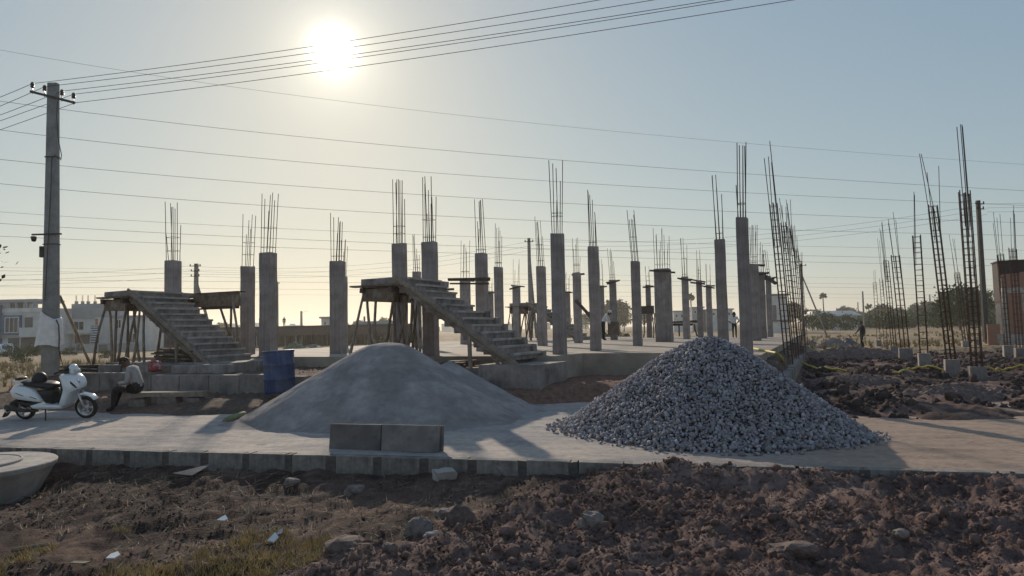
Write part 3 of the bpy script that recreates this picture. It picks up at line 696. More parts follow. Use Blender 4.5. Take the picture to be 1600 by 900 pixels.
def build_sand():
    n = 300; xs = np.linspace(SAND_C[0] - 3.6, SAND_C[0] + 4.3, n); ys = np.linspace(SAND_C[1] - 3.3, SAND_C[1] + 3.3, n)
    X, Y = np.meshgrid(xs, ys); Z = sand_h(X, Y); x = X.ravel(); y = Y.ravel(); z = Z.ravel()
    nz = ss(-.2, .35, fbm(x, y + z * 1.5, .55, 4, .6, 44))[:, None]; n2 = ss(.0, .4, fbm(x * 1.2, y, 1.3, 3, .5, 45))[:, None]
    ang = np.arctan2(y - SAND_C[1], x - SAND_C[0]); rad_ = np.hypot(x - SAND_C[0], y - SAND_C[1]); stv = ss(-.25, .35, fbm(ang * 3.2 + .9 * fbm(x, y, .9, 3, .5, 47), rad_ * 1.3 + .6 * fbm(x, y, .5, 3, .5, 48), .6, 5, .65, 46))[:, None]
    nz = .6 * nz + .4 * stv; C = np.array((.275, .24, .228)) * (1 - nz) + np.array((.425, .374, .357)) * nz; C = C * (1 - .25 * n2) + np.array((.30, .27, .235)) * .25 * n2
    idx = np.arange(n * n).reshape(n, n); Fc = np.stack([idx[:-1, :-1], idx[:-1, 1:], idx[1:, 1:], idx[1:, :-1]], -1).reshape(-1, 4)
    keep = (z[Fc] > -.02).any(1); Fc = Fc[keep]
    base = Vector((SAND_C[0], SAND_C[1], 0))
    me = npmesh('sand_heap', np.stack([x - base.x, y - base.y, z - .012], 1), Fc, 'heap_dust', True, C)
    bm = bmesh.new(); bm.from_mesh(me); bmesh.ops.delete(bm, geom=[v for v in bm.verts if not v.link_faces], context='VERTS'); bm.to_mesh(me); bm.free()
    o = link('sand_heap', me, None, base); tag(o, 'smooth rounded heap of grey sand on the road beside the blue drum', 'sand heap')
build_sand()

# ------------------------------------------------------------------ gravel heap
def grav_h(x, y):
    dx = x - GRAV_C[0]; dy = y - GRAV_C[1]; a = np.arctan2(dy, dx)
    r = np.hypot(dx / np.where(dx < 0, 2.35, 2.1), dy / 2.25) * (1 + .05 * np.sin(2 * a + .6) + .03 * np.sin(5 * a + 2))
    h = 1.56 * np.clip(1 - r, -1, 2); cp = 1.38 - .35 * r; h = -.07 * np.log(np.exp(-h / .07) + np.exp(-cp / .07))
    h = np.where(r > .72, np.maximum(h, 1.56 * .28 * np.exp(-(r - .72) * 6.4) - .06), h)
    return h + .03 * fbm(x, y, .5, 3, .5, 50) * (h > .05)
def stone_variants(n, pts=13, seed=3):
    rr = np.random.RandomState(seed); outv = []
    for i in range(n):
        bm = bmesh.new(); p = rr.normal(size=(pts, 3)); p /= np.linalg.norm(p, axis=1)[:, None]; p *= np.array((1, rr.uniform(.62, .95), rr.uniform(.45, .8))) * rr.uniform(.85, 1.1, (pts, 1))
        for q in p: bm.verts.new(q)
        res = bmesh.ops.convex_hull(bm, input=bm.verts[:])
        bmesh.ops.delete(bm, geom=[v for v in bm.verts if not v.link_faces], context='VERTS'); bmesh.ops.triangulate(bm, faces=bm.faces)
        bmesh.ops.recalc_face_normals(bm, faces=bm.faces)
        bm.verts.index_update(); V = np.array([v.co[:] for v in bm.verts]); Fc = np.array([[v.index for v in f.verts] for f in bm.faces]); bm.free(); outv.append((V, Fc))
    return outv
def rotm(rr, n):
    q = rr.normal(size=(n, 4)); q /= np.linalg.norm(q, axis=1)[:, None]; w_, x, y, z = q.T
    return np.stack([1-2*(y*y+z*z), 2*(x*y-z*w_), 2*(x*z+y*w_), 2*(x*y+z*w_), 1-2*(x*x+z*z), 2*(y*z-x*w_), 2*(x*z-y*w_), 2*(y*z+x*w_), 1-2*(x*x+y*y)], 1).reshape(n, 3, 3)
def scatter_mesh(pos, size, variants, rr, flat=None):
    n = len(pos); Rm = rotm(rr, n); pick = rr.randint(0, len(variants), n); Vs = []; Fs = []; b = 0; vi = []
    for k, (V, Fc) in enumerate(variants):
        ids = np.where(pick == k)[0]
        if not len(ids): continue
        VV_ = np.einsum('nij,vj->nvi', Rm[ids], V) * size[ids][:, None, None]
        if flat is not None: VV_[:, :, 2] *= flat
        VV_ = VV_ + pos[ids][:, None, :]
        Vs.append(VV_.reshape(-1, 3)); Fs.append((Fc[None] + (np.arange(len(ids)) * len(V))[:, None, None] + b).reshape(-1, 3)); b += len(ids) * len(V); vi.append(np.repeat(ids, len(V)))
    return np.concatenate(Vs), np.concatenate(Fs), np.concatenate(vi)
def gravel_stone_mat():
    m = ground_mat('gravel_stone', rough=.8, bump=.35, bscale=60, vscale=14, var=.22); return m
gravel_stone_mat()
def build_gravel():
    rr = np.random.RandomState(5); var = stone_variants(14)
    root = thing('gravel_heap', 'big conical heap of loose blue-grey crushed stone on the road', 'gravel heap', (GRAV_C[0], GRAV_C[1], 0))
    base = np.array((GRAV_C[0], GRAV_C[1], 0))
    n = 150; xs = np.linspace(-3.0, 3.0, n); X, Y = np.meshgrid(xs + GRAV_C[0], xs + GRAV_C[1]); Z = grav_h(X, Y) - .035
    idx = np.arange(n * n).reshape(n, n); Fc = np.stack([idx[:-1, :-1], idx[:-1, 1:], idx[1:, 1:], idx[1:, :-1]], -1).reshape(-1, 4)
    z = Z.ravel(); Fc = Fc[(z[Fc] > -.03).any(1)]
    core = link('heap_core', npmesh('heap_core', np.stack([X.ravel() - base[0], Y.ravel() - base[1], z], 1), Fc, 'gravel_stone', True, np.tile((.10, .098, .105), (n * n, 1))), root)  # core coloured darker than the stones, painting in shade between them
    # stones over the surface
    N_ = 25000; x = rr.uniform(-3.0, 3.0, N_ * 2) + GRAV_C[0]; y = rr.uniform(-3.0, 3.0, N_ * 2) + GRAV_C[1]; h = grav_h(x, y)
    k = (h > .012) | ((h > -.02) & (rr.rand(len(h)) < .10)); x, y, h = x[k][:N_], y[k][:N_], np.maximum(h[k][:N_], .0)
    size = rr.uniform(.018, .035, len(x)) * (1 + .6 * (rr.rand(len(x)) < .10)) * (1 + .15 * ss(.5, 0, h))
    pos = np.stack([x, y, h + rr.uniform(-.022, .034, len(x)) + size * .15], 1)
    # the ones that show largest become single stones
    d = np.hypot(x, y); front = (y - GRAV_C[1]) * -1 + 0 * d
    score = size / d * (front > -.2); order = np.argsort(-score); single = order[:300]; rest = np.setdiff1d(np.arange(len(x)), single)
    tone = rr.uniform(.55, 1.3, len(x)); tint = np.array((.335, .305, .318)); tc = tint * tone[:, None] * (1 + rr.uniform(-.05, .05, (len(x), 3)))
    V, Fc, vi = scatter_mesh(pos[rest] - base, size[rest], var, rr)
    o = link('crushed_stone', npmesh('crushed_stone', V, Fc, 'gravel_stone', False, tc[rest][vi]), root); tag(o, kind='stuff')
    ms = []
    for q in range(14):
        Vq, Fq = var[q]; ms.append(npmesh('stone', Vq, Fq, 'gravel_stone', False, np.tile(tint * rr.uniform(.6, 1.25), (len(Vq), 1))))
    for i in single:
        o = link('stone', ms[rr.randint(14)], root, Vector(pos[i] - base)); o.scale = (size[i],) * 3; o.rotation_euler = rr.uniform(0, 6.28, 3)
build_gravel()

# ------------------------------------------------------------------ loose soil clods, rocks, straw
def build_clods():
    rr = np.random.RandomState(9)
    var = []
    for i in range(16):                   # lumpy clods
        bm = bmesh.new(); bmesh.ops.create_icosphere(bm, subdivisions=1, radius=1)
        V = np.array([v.co[:] for v in bm.verts]); bm.verts.index_update(); Fc = np.array([[v.index for v in f.verts] for f in bm.faces]); bm.free()
        r = 1 + .55 * fbm(V[:, 0] + V[:, 2] * .7 + i * 9, V[:, 1] - V[:, 2] * .4 + i * 5, .6, 3, .7, i) + rr.uniform(-.2, .2, len(V))
        V = V * r[:, None] * np.array((1, rr.uniform(.7, .95), rr.uniform(.55, .8))); var.append((V, Fc))
    small = stone_variants(10, 12, 21)
    # foreground dumped soil
    def field(n, x0, x1, y0, y1, ok):
        x = rr.uniform(x0, x1, n); y = rr.uniform(y0, y1, n); k = ok(x, y); return x[k], y[k]
    def soil_ok(x, y):
        s, t = st(x, y); md = (x - DA[0]) * DN[0] + (y - DA[1]) * DN[1] + .35 * fbm(x, y, .9, 3, .5, 5)
        cl = fbm(x, y, .6, 3, .6, 60) > -.15
        return (t < .45 - .5 * (s < 8.9)) & (md > -.15) & (cl | (rr.rand(len(x)) < .3))
    x1, y1 = field(15000, -3, 9.5, 3.6, 9.2, soil_ok); s1 = np.clip(rr.lognormal(-4.1, .55, len(x1)), .009, .08)
    x2, y2 = field(60000, -3, 9.5, 3.6, 9.2, soil_ok); s2 = rr.uniform(.005, .015, len(x2))
    def right_ok(x, y):
        s, t = st(x, y); u, v = uv(x, y); return (u > 5.6) & (t > road_back(s) + .15) & (fbm(x, y, 1.0, 3, .6, 61) > -.15)
    x3, y3 = field(15000, 4.5, 22, 9.5, 34, right_ok); s3 = np.clip(rr.lognormal(-3.1, .5, len(x3)), .02, .16)
    def verge_ok(x, y):
        s, t = st(x, y); return (t < -.02) & (s < 9.5) & (fbm(x, y, .8, 3, .6, 62) > -.1)
    x4, y4 = field(11000, -9, 2, 4.2, 11, verge_ok); s4 = rr.uniform(.006, .022, len(x4)) * (1 + 1.0 * (rr.rand(len(x4)) < .04))
    def bank_ok(x, y):
        s, t = st(x, y); u, v = uv(x, y); return (u < 5.3) & (t > road_back(s) + .1) & (v < -1.2) & (fbm(x, y, .8, 3, .6, 63) > .0)
    x5, y5 = field(5000, -14, 6, 12, 24, bank_ok); s5 = rr.uniform(.012, .04, len(x5))
    def mk(name, x, y, s, variants, lab, dark, lift=.25):
        z = height(x, y); pos = np.stack([x, y, z + s * lift], 1); V, Fc, vi = scatter_mesh(pos, s, variants, rr)
        tone = rr.uniform(.75, 1.3, len(x)); c = np.array(dark) * tone[:, None]
        o = link(name, npmesh(name, V, Fc, 'ground_soil', False, c[vi])); tag(o, lab, 'soil', kind='stuff')
    mk('soil_clods', x1, y1, s1, var, 'broken dark brown soil clods dumped across the near verge', (.235, .156, .134))
    mk('soil_crumbs', x2, y2, s2, small, 'small dark soil crumbs between the larger clods on the near verge', (.25, .166, .143))
    mk('turned_soil', x3, y3, s3, var, 'dark turned soil lumps around the rebar pedestals', (.10, .07, .064))
    mk('verge_grit', x4, y4, s4, small, 'grit and small stones on the verge below the kerb', (.13, .105, .09))
    mk('bank_grit', x5, y5, s5, small, 'reddish grit and rubble on the bank in front of the plinth', (.20, .145, .12))
build_clods()
def rock(px, py, z, wpx, hpx, label, seed, mtl='rock', cat='rock', deep=.8, sink=.3, name='rock', rough=.16, slab=False):
    p = P(px, py, z); k = p.y / F; wd = wpx * k; hh = hpx * k; rr = np.random.RandomState(seed)
    bm = bmesh.new()
    if slab: bmesh.ops.create_cube(bm, size=1.6); bmesh.ops.subdivide_edges(bm, edges=bm.edges[:], cuts=5, use_grid_fill=True)
    else: bmesh.ops.create_icosphere(bm, subdivisions=3, radius=1)
    for v in bm.verts:
        q = v.co.copy(); a = float(fbm(np.array([q.x * 1.3 + seed * 3.1 + q.z]), np.array([q.y * 1.3 - q.z * .8 + seed]), .9, 4, .55, seed)[0])
        if not slab:
            for c in range(3): q[c] = math.copysign(abs(q[c]) ** .75, q[c])
        v.co = q * (1 + a * rough * 3.2)
    for v in bm.verts: v.co = Vector((v.co.x * wd / 2, v.co.y * wd / 2 * deep, v.co.z * hh / 2))
    me = bpy.data.meshes.new(name); bm.to_mesh(me); bm.free(); me.materials.append(M(mtl))
    o = link(name, me, None, (p.x, p.y, hz(p.x, p.y) + hh * (.5 - sink))); o.rotation_euler = (rr.uniform(-.1, .1), rr.uniform(-.12, .12), rr.uniform(-.5, .5))
    return tag(o, label, cat)
rock(655, 812, -.2, 44, 36, 'pale grey squarish stone half buried at the edge of the dumped soil', 1)
rock(716, 800, -.15, 44, 40, 'brown lump of caked soil beside the pale squarish stone', 2, 'soil_clod', 'soil lump')
rock(692, 778, -.15, 26, 16, 'small tan stone perched on the crest of the dumped soil', 3)
rock(694, 748, -.2, 38, 22, 'chunk of broken concrete lying below the kerb, flat topped', 4, 'concrete_pale', 'rubble', slab=True, rough=.08)
rock(786, 738, -.15, 26, 20, 'wedge of broken concrete against the kerb where the soil begins', 5, 'concrete_rough', 'rubble', slab=True, rough=.1)
rock(540, 872, -.25, 62, 36, 'long smooth brown soil lump at the foot of the dumped soil', 6, 'soil_clod', 'soil lump')
rock(610, 882, -.2, 24, 20, 'reddish round soil lump beside the long smooth one', 7, 'soil_clod', 'soil lump')
rock(924, 836, -.15, 36, 30, 'grey angular stone in the middle of the dumped soil', 8)
rock(1240, 870, -.15, 70, 34, 'large grey crumbly soil lump standing above the others', 9, 'soil_clod', 'soil lump')
rock(1407, 838, -.1, 22, 14, 'small pale stone lying on the dark soil', 10)
rock(555, 762, -.25, 30, 20, 'dull grey stone on the verge below the precast slabs', 11)
rock(455, 757, -.25, 22, 14, 'rounded stone in front of a tuft of rusty dry grass', 12)
rock(1423, 616, -.05, 9, 8, 'small light stone on the bare earth before the pedestals', 13, 'concrete_pale')
rock(676, 848, -.2, 26, 10, 'pale flake of stone lying flat among the clods', 14, 'concrete_pale', deep=.5)

def build_grass():
    rr = np.random.RandomState(4)
    def blades(n, x0, x1, y0, y1, ok, h0, h1, lean, wd, name, mt, label, zf=None, flat=False, tuft=0):
        if tuft:
            cx = rr.uniform(x0, x1, n // tuft); cy = rr.uniform(y0, y1, n // tuft); x = np.repeat(cx, tuft) + rr.normal(0, .035, (n // tuft) * tuft); y = np.repeat(cy, tuft) + rr.normal(0, .035, (n // tuft) * tuft)
        else: x = rr.uniform(x0, x1, n); y = rr.uniform(y0, y1, n)
        k = ok(x, y); x = x[k]; y = y[k]; z = height(x, y); m_ = len(x)
        a = rr.uniform(0, 6.283, m_); L = rr.uniform(h0, h1, m_); ln = np.abs(rr.normal(lean, lean * .5, m_)) if not flat else rr.uniform(1.25, 1.55, m_)
        dx = np.cos(a) * np.sin(ln); dy = np.sin(a) * np.sin(ln); dz = np.cos(ln)
        sx = -np.sin(a) * wd; sy = np.cos(a) * wd
        p0 = np.stack([x, y, z - .01 + (.015 if flat else 0)], 1); d = np.stack([dx, dy, dz], 1) * L[:, None]; s_ = np.stack([sx, sy, 0 * sx + wd * .5], 1)
        pm = p0 + d * .55 + np.array((0, 0, 1)) * (.10 * L)[:, None] * (0 if flat else 1); pt = p0 + d
        V = np.stack([p0 - s_, p0 + s_, pm - s_ * .8, pm + s_ * .8, pt], 1).reshape(-1, 3); b = (np.arange(m_) * 5)[:, None]
        Fc = np.concatenate([b + np.array((0, 1, 3)), b + np.array((0, 3, 2)), b + np.array((2, 3, 4))])
        o = link(name, npmesh(name, V, Fc, mt, False)); tag(o, label, 'grass', kind='stuff')
    def near_ok(x, y):
        md = (x - DA[0]) * DN[0] + (y - DA[1]) * DN[1]
        return (md < -.25) & (fbm(x, y, .45, 3, .6, 70) * 1.5 + .75 * (6.25 - y - .14 * np.abs(x + 2.6)) > .12)
    blades(46000, -6.0, -.2, 4.6, 7.6, near_ok, .03, .13, .7, .0030, 'dry_grass', 'grass_green', 'yellow green dry grass at the foot of the near verge', tuft=12)
    def litter_ok(x, y):
        s, t = st(x, y); md = (x - DA[0]) * DN[0] + (y - DA[1]) * DN[1]; return (t < -.05) & (md < .2) & (fbm(x, y, .9, 3, .6, 71) > .02)
    blades(9000, -9, 1.5, 4.6, 11, litter_ok, .05, .24, 1.4, .0038, 'straw_litter', 'straw', 'brown withered straw lying over the near verge', flat=True)
    blades(3500, -9, 1.5, 4.4, 11, litter_ok, .04, .16, .6, .003, 'withered_weeds', 'straw', 'thin upright withered weeds on the near verge', tuft=8)
    def field_ok(x, y):
        u, v = uv(x, y); s, t = st(x, y); return (u < -14.4) & (t > 5.2) & (fbm(x, y, 2.5, 3, .6, 72) > -.25)
    blades(16000, -34, -9, 15, 46, field_ok, .12, .5, .5, .012, 'straw_grass', 'grass_dry', 'tall straw coloured grass on the waste ground behind the scooter', tuft=14)
    def rfield_ok(x, y): return (fbm(x, y, 5, 3, .6, 73) > -.1) & (x > .22 * y + 6)
    blades(20000, 14, 75, 38, 105, rfield_ok, .15, .5, .6, .03, 'field_grass', 'grass_dry', 'dry straw field beyond the rebar plot', tuft=10)
build_grass()

# ------------------------------------------------------------------ things on the road and bank
def precast():
    g = None
    a = P(508, 703, .0); b = P(683, 709, .0); d = (b - a); d.z = 0; L = d.length; d.normalize(); ang = math.atan2(d.y, d.x); nrm_ = Vector((-d.y, d.x, 0))
    H = .35
    specs = [(0, L * .475, 0.06, 'left precast concrete slab standing on edge by the kerb, darker face', .0), (L * .482, L * .985, .06, 'right precast concrete slab standing on edge by the kerb, mottled face', .0), (L * .30, L * 1.0, .135, 'rear precast concrete slab standing on edge behind the two front ones', -.0)]
    for (s0, s1, off, lab, q) in specs:
        mb = MB(); mb.box((0, 0, H / 2), (s1 - s0, .058, H - (.012 if off > .1 else 0)), jit=.004)
        o = mb.build('precast_slab', 'precast', None, bevel=.006); c = a + d * ((s0 + s1) / 2) + nrm_ * (off + .06); o.location = (c.x, c.y, -.012)
        o.rotation_euler = (R(-7), 0, ang); tag(o, lab, 'concrete slab')
precast()
def drum():
    p = P(438, 612, .33); base = Vector((p.x, p.y, max(hz(p.x, p.y) - .03, .30))); k = p.y / F; r = 24 * k * .97; top = PD(434, 548, p.y).z - base.z
    root = thing('plastic_drum', 'open blue plastic drum standing on the bank beside the sand heap', 'drum', base)
    root.rotation_euler = (R(-1.5), R(-3.2), 0)
    pr = [(r * .93, 0), (r * .985, .02), (r * 1.0, .06), (r * 1.0, top * .30), (r * 1.03, top * .32), (r * 1.03, top * .345), (r * 1.0, top * .365), (r * 1.0, top * .64), (r * 1.03, top * .66), (r * 1.03, top * .685), (r * 1.0, top * .705), (r * 1.0, top * .93), (r * .99, top * .985), (r * .97, top), (r * .94, top * .985), (r * .93, top * .9), (r * .93, top * .12), (0.01, top * .11)]
    MB().lathe(pr, 40).build('drum_body', 'blue_drum', root, smooth=True)
    MB().lathe([(r * .985, top * .955), (r * 1.045, top * .965), (r * 1.05, top * .995), (r * 1.0, top * 1.01), (r * .96, top * 1.0)], 40).build('rim', 'blue_drum', root, smooth=True)
drum()
def manhole():
    c = P(-38, 725, -.05); c = Vector((c.x, c.y, 0))
    ztop = .0
    q = P(77, 722, ztop); e = P(20, 713, ztop)
    cen = Vector((q.x - 1.02, q.y - .10, 0)); g = hz(cen.x, cen.y) - .35
    root = thing('manhole_chamber', 'round concrete manhole chamber with pale cover beside the kerb', 'manhole', (cen.x, cen.y, g))
    zt = ztop - g
    MB().lathe([(.60, 0), (.74, zt * .35), (.95, zt * .84), (1.0, zt * .93), (1.01, zt * .985), (1.0, zt), (.5, zt + .004), (0.01, zt + .006)], 48).build('chamber_ring', 'concrete_pale', root, smooth=False)
    MB().lathe([(.62, zt + .002), (.62, zt + .03), (.60, zt + .036), (.59, zt + .026), (.30, zt + .03), (0.01, zt + .03)], 40).build('cover', 'concrete_pale', root)
    h = MB(); h.lathe([(.001, .012), (.05, .012), (.055, .0)], 16); o = h.build('lifting_hole', 'joint', root, loc=(.33, -.12, zt + .028)); o.scale.y = .6
    return cen
MH = manhole()
def sheet_piece(px, py, z, pts, label, mtl, name, cat, th=.012, tilt=(0, 0)):
    p = P(px, py, z); p.z = hz(p.x, p.y) + .045; k = p.y / F; mb = MB(); n = len(pts)
    vs = [((x) * k, (y) * k * 3.0, 0) for x, y in pts] + [((x) * k, (y) * k * 3.0, th) for x, y in pts]
    mb.add(vs, [tuple(range(n - 1, -1, -1)), tuple(range(n, 2 * n))] + [(i, (i + 1) % n, n + (i + 1) % n, n + i) for i in range(n)])
    o = mb.build(name, mtl, None, loc=p); o.rotation_euler = (tilt[0], tilt[1], 0); tag(o, label, cat); return o
sheet_piece(300, 747, -.25, [(-28, -1), (-2, -5), (8, -6), (25, 7), (2, 3)], 'torn grey cement sheet offcut lying on the verge below the kerb', 'precast', 'sheet_offcut', 'sheet', tilt=(.25, -.08))
sheet_piece(348, 819, -.3, [(-7, -2), (5, -2), (8, 0), (0, 3)], 'small scrap of white paper on the near verge', 'paper', 'paper_scrap', 'litter', th=.004, tilt=(.3, .1))
sheet_piece(178, 874, -.3, [(-9, -2), (6, -3), (10, 0), (0, 4), (-8, 2)], 'crumpled pale wrapper lying in the near grass', 'paper', 'wrapper', 'litter', th=.012, tilt=(.2, -.1))
sheet_piece(427, 848, -.3, [(-6, -3), (4, -3), (7, 1), (-2, 4)], 'white plastic scrap beside a blue one in the grass', 'paper', 'plastic_scrap', 'litter', th=.015, tilt=(.4, .2))
sheet_piece(437, 840, -.3, [(-4, -2), (5, -2), (5, 2), (-2, 3)], 'small blue plastic scrap in the grass', 'tarp_blue', 'plastic_scrap', 'litter', th=.01, tilt=(.3, -.2))
sheet_piece(125, 890, -.3, [(-14, -1), (10, -2), (15, 1), (-12, 2)], 'pale strip of bark lying in the near grass', 'wood_pale', 'bark_strip', 'litter', th=.01)
p = P(42, 862, -.3); mb = MB(); stick(mb, Vector((-.14, 0, .0)), Vector((.15, .06, .03)), .022, .016, bend=.01)
tag(mb.build('wood_stick', 'wood_pale', None, smooth=True, loc=(p.x, p.y, hz(p.x, p.y) + .03)), 'short pale stick lying on the dark verge soil', 'stick')
# half buried yellow-green sack at the left toe of the sand heap
def bag(px, py, z, wpx, hpx, label, mtl, name, cat, seed=3, deep=.7, rz=0, sink=.1, base_z=None):
    p = P(px, py, z) if base_z is None else P(px, py, base_z); k = p.y / F; bm = bmesh.new(); bmesh.ops.create_icosphere(bm, subdivisions=3, radius=1)
    for v in bm.verts:
        a = float(fbm(np.array([v.co.x * 1.5 + seed + v.co.z]), np.array([v.co.y * 1.5 + v.co.z * .6]), .8, 3, .5, seed)[0]); q = v.co * (1 + .22 * a)
        for c in range(3): q[c] = math.copysign(abs(q[c]) ** .8, q[c])
        v.co = Vector((q.x * wpx * k / 2, q.y * wpx * k / 2 * deep, q.z * hpx * k / 2))
    me = bpy.data.meshes.new(name); bm.to_mesh(me); bm.free(); me.materials.append(M(mtl)); me.polygons.foreach_set('use_smooth', [True] * len(me.polygons))
    g = hz(p.x, p.y) if base_z is None else base_z
    o = link(name, me, None, (p.x, p.y, g + hpx * k * (.5 - sink))); o.rotation_euler.z = rz; return tag(o, label, cat)
o = bag(366, 657, .0, 38, 11, 'flattened yellow green sack at the toe of the sand heap', 'green_sack', 'cement_sack', 'sack', deep=.5); o.rotation_euler = (0, R(-18), R(25)); o.location.z += .07
bag(247, 584, .6, 20, 18, "red and white plastic carrier bag on the retaining wall", "red_bag", "carrier_bag", "bag", 5, base_z=.60).location = W(-9.62, -4.0, .80)
# timber and slab the man sits on
SEAT = P(207, 640, .05); SEAT = Vector((SEAT.x, SEAT.y + .25, 0))
mb = MB(); g = hz(SEAT.x, SEAT.y)
loose_beam('timber_log', (SEAT.x - .25, SEAT.y, .345), (SEAT.x + 1.35, SEAT.y + .15, .33), .32, .10, 'wood_pale', 'rough timber baulk that the seated man sits on', 'timber')
for q, (dx, wd) in enumerate(((-.0, .35), (.62, .42), (1.15, .3))):
    mb = MB(); mb.box((0, 0, .13), (wd, .34, .34), jit=.03); o = mb.build('rubble_stone', 'rock', None, loc=(SEAT.x + dx, SEAT.y + .05 + .05 * q, -.03), bevel=.03)
    tag(o, ('squared stone under the seat end of the timber baulk', 'wide stone under the middle of the timber baulk', 'stone under the far end of the timber baulk')[q], 'stone')
# stacks of planks below the left stair and beside it
def plank_stack(u, v, z, n, L, rz, label, mtl='wood_dark', spread=.3, rows=3):
    b = W(u, v, z); root = thing('plank_stack', label, 'planks', b, rz)
    for i in range(n):
        mb = MB(); mb.box((0, 0, 0), (L * random.uniform(.8, 1.05), .20, .045), jit=.008)
        o = mb.build('plank', mtl if random.random() < .7 else 'wood', root, loc=(random.uniform(-.12, .12), (i % rows) * .23 + random.uniform(-spread, spread) * .25, .03 + (i // rows) * .062 + random.uniform(0, .012)))
        o.rotation_euler = (random.uniform(-.03, .03), random.uniform(-.03, .03), random.uniform(-.08, .08))
    return root
plank_stack(-10.1, -3.0, SLAB - .05, 18, 1.5, -YAW, 'dark stack of shuttering planks under the left stair flight')
plank_stack(-12.9, -3.6, .5, 15, 1.7, -YAW + .1, 'loose stack of planks beside the scooter and left stair', rows=3)
plank_stack(-2.3, -2.55, SLAB - .2, 9, 1.9, -YAW + .12, 'scattered shuttering planks lying under the middle stair flight', 'wood', .9, 4)
# yellow hose
pts = [P(1176, 544, SLAB + .02), P(1195, 548, SLAB + .02), P(1215, 552, SLAB + .02), P(1222, 560, .8), P(1226, 575, .3), P(1240, 582, .02), P(1258, 582, .02), P(1290, 588, .0), P(1330, 590, .0)]
def hose(pts, lab):
    ps = []
    for i in range(len(pts) - 1):
        for k in range(6):
            q = pts[i].lerp(pts[i + 1], k / 6); 
            if q.z < .25: q.z = hz(q.x, q.y) + .10
            ps.append(q)
    b = Vector(ps[0]); mb = MB(); mb.tube([q - b for q in ps], .03, 6); tag(mb.build('water_hose', 'yellow_hose', None, smooth=True, loc=b), lab, 'hose')
hose(pts, 'yellow hose dropping off the plinth corner beside the dense cage row')
hose([P(1396, 591, 0), P(1420, 586, 0), P(1450, 583.5, 0), P(1478, 585, 0)], 'yellow hose running past the tall pedestal to the leaning cage')
hose([P(1540, 584, 0), P(1570, 582, 0), P(1605, 583, 0), P(1640, 586, 0)], 'yellow hose lying beyond the tallest cage')
# earth bank retaining wall / spoil and tarpaulins on the right
def heap(px, py, z, rx, ry, h, label, mtl, name, cat, seed):
    p = P(px, py, z); n = 120; a = np.linspace(-1.1, 1.1, n); X, Y = np.meshgrid(a, a); r = np.hypot(X, Y)
    Z = h * np.clip(1 - r, 0, 1) ** .8 + (.22 * h * fbm(X + seed, Y + seed, .4, 5, .65, seed) + .05 * lumps(X * rx, Y * ry, .16, seed) + .03 * fbm(X * rx, Y * ry, .06, 3, .6, seed)) * ss(1.0, .8, r) - .03
    idx = np.arange(n * n).reshape(n, n); Fc = np.stack([idx[:-1, :-1], idx[:-1, 1:], idx[1:, 1:], idx[1:, :-1]], -1).reshape(-1, 4); Fc = Fc[(r.ravel()[Fc] < 1.02).any(1)]
    o = link(name, npmesh(name, np.stack([X.ravel() * rx, Y.ravel() * ry, Z.ravel()], 1), Fc, mtl, False), None, (p.x, p.y, hz(p.x, p.y) - .02)); return tag(o, label, cat)
heap(1300, 540, -.1, 1.5, 1.2, .85, 'low grey heap of spoil behind the dense cage row', 'rock', 'spoil_heap', 'heap', 3)
heap(1326, 538, -.1, 1.2, .9, .75, 'tarpaulin covered heap beside the dark clothed walker', 'tarp_dark', 'covered_heap', 'heap', 5)
heap(1268, 536, -.1, .9, .7, .6, 'small heap under a blue sheet behind the dense cage row', 'tarp_blue', 'covered_heap', 'heap', 6)
heap(1500, 625, -.05, 1.6, .8, .30, 'low pale ridge of loose earth in front of the tallest cage', 'soil_clod', 'spoil_heap', 'heap', 8)
heap(1330, 600, -.05, 1.4, .8, .25, 'flat ridge of dark earth beside the gravel heap', 'soil_clod', 'spoil_heap', 'heap', 9)
heap(1330, 562, -.05, 2.8, 1.2, .55, 'long dark bank of dug earth between the cage rows', 'soil_clod', 'spoil_heap', 'heap', 10)
heap(460, 545, -.3, 1.5, 1.2, 1.0, 'green tarpaulin bundle beyond the plinth slab', 'tarp_green', 'covered_heap', 'heap', 11)
heap(492, 545, -.3, 1.9, 1.2, .75, 'grey rubble and sheeting heaped beside the green bundle', 'tarp_dark', 'rubble_heap', 'heap', 12)

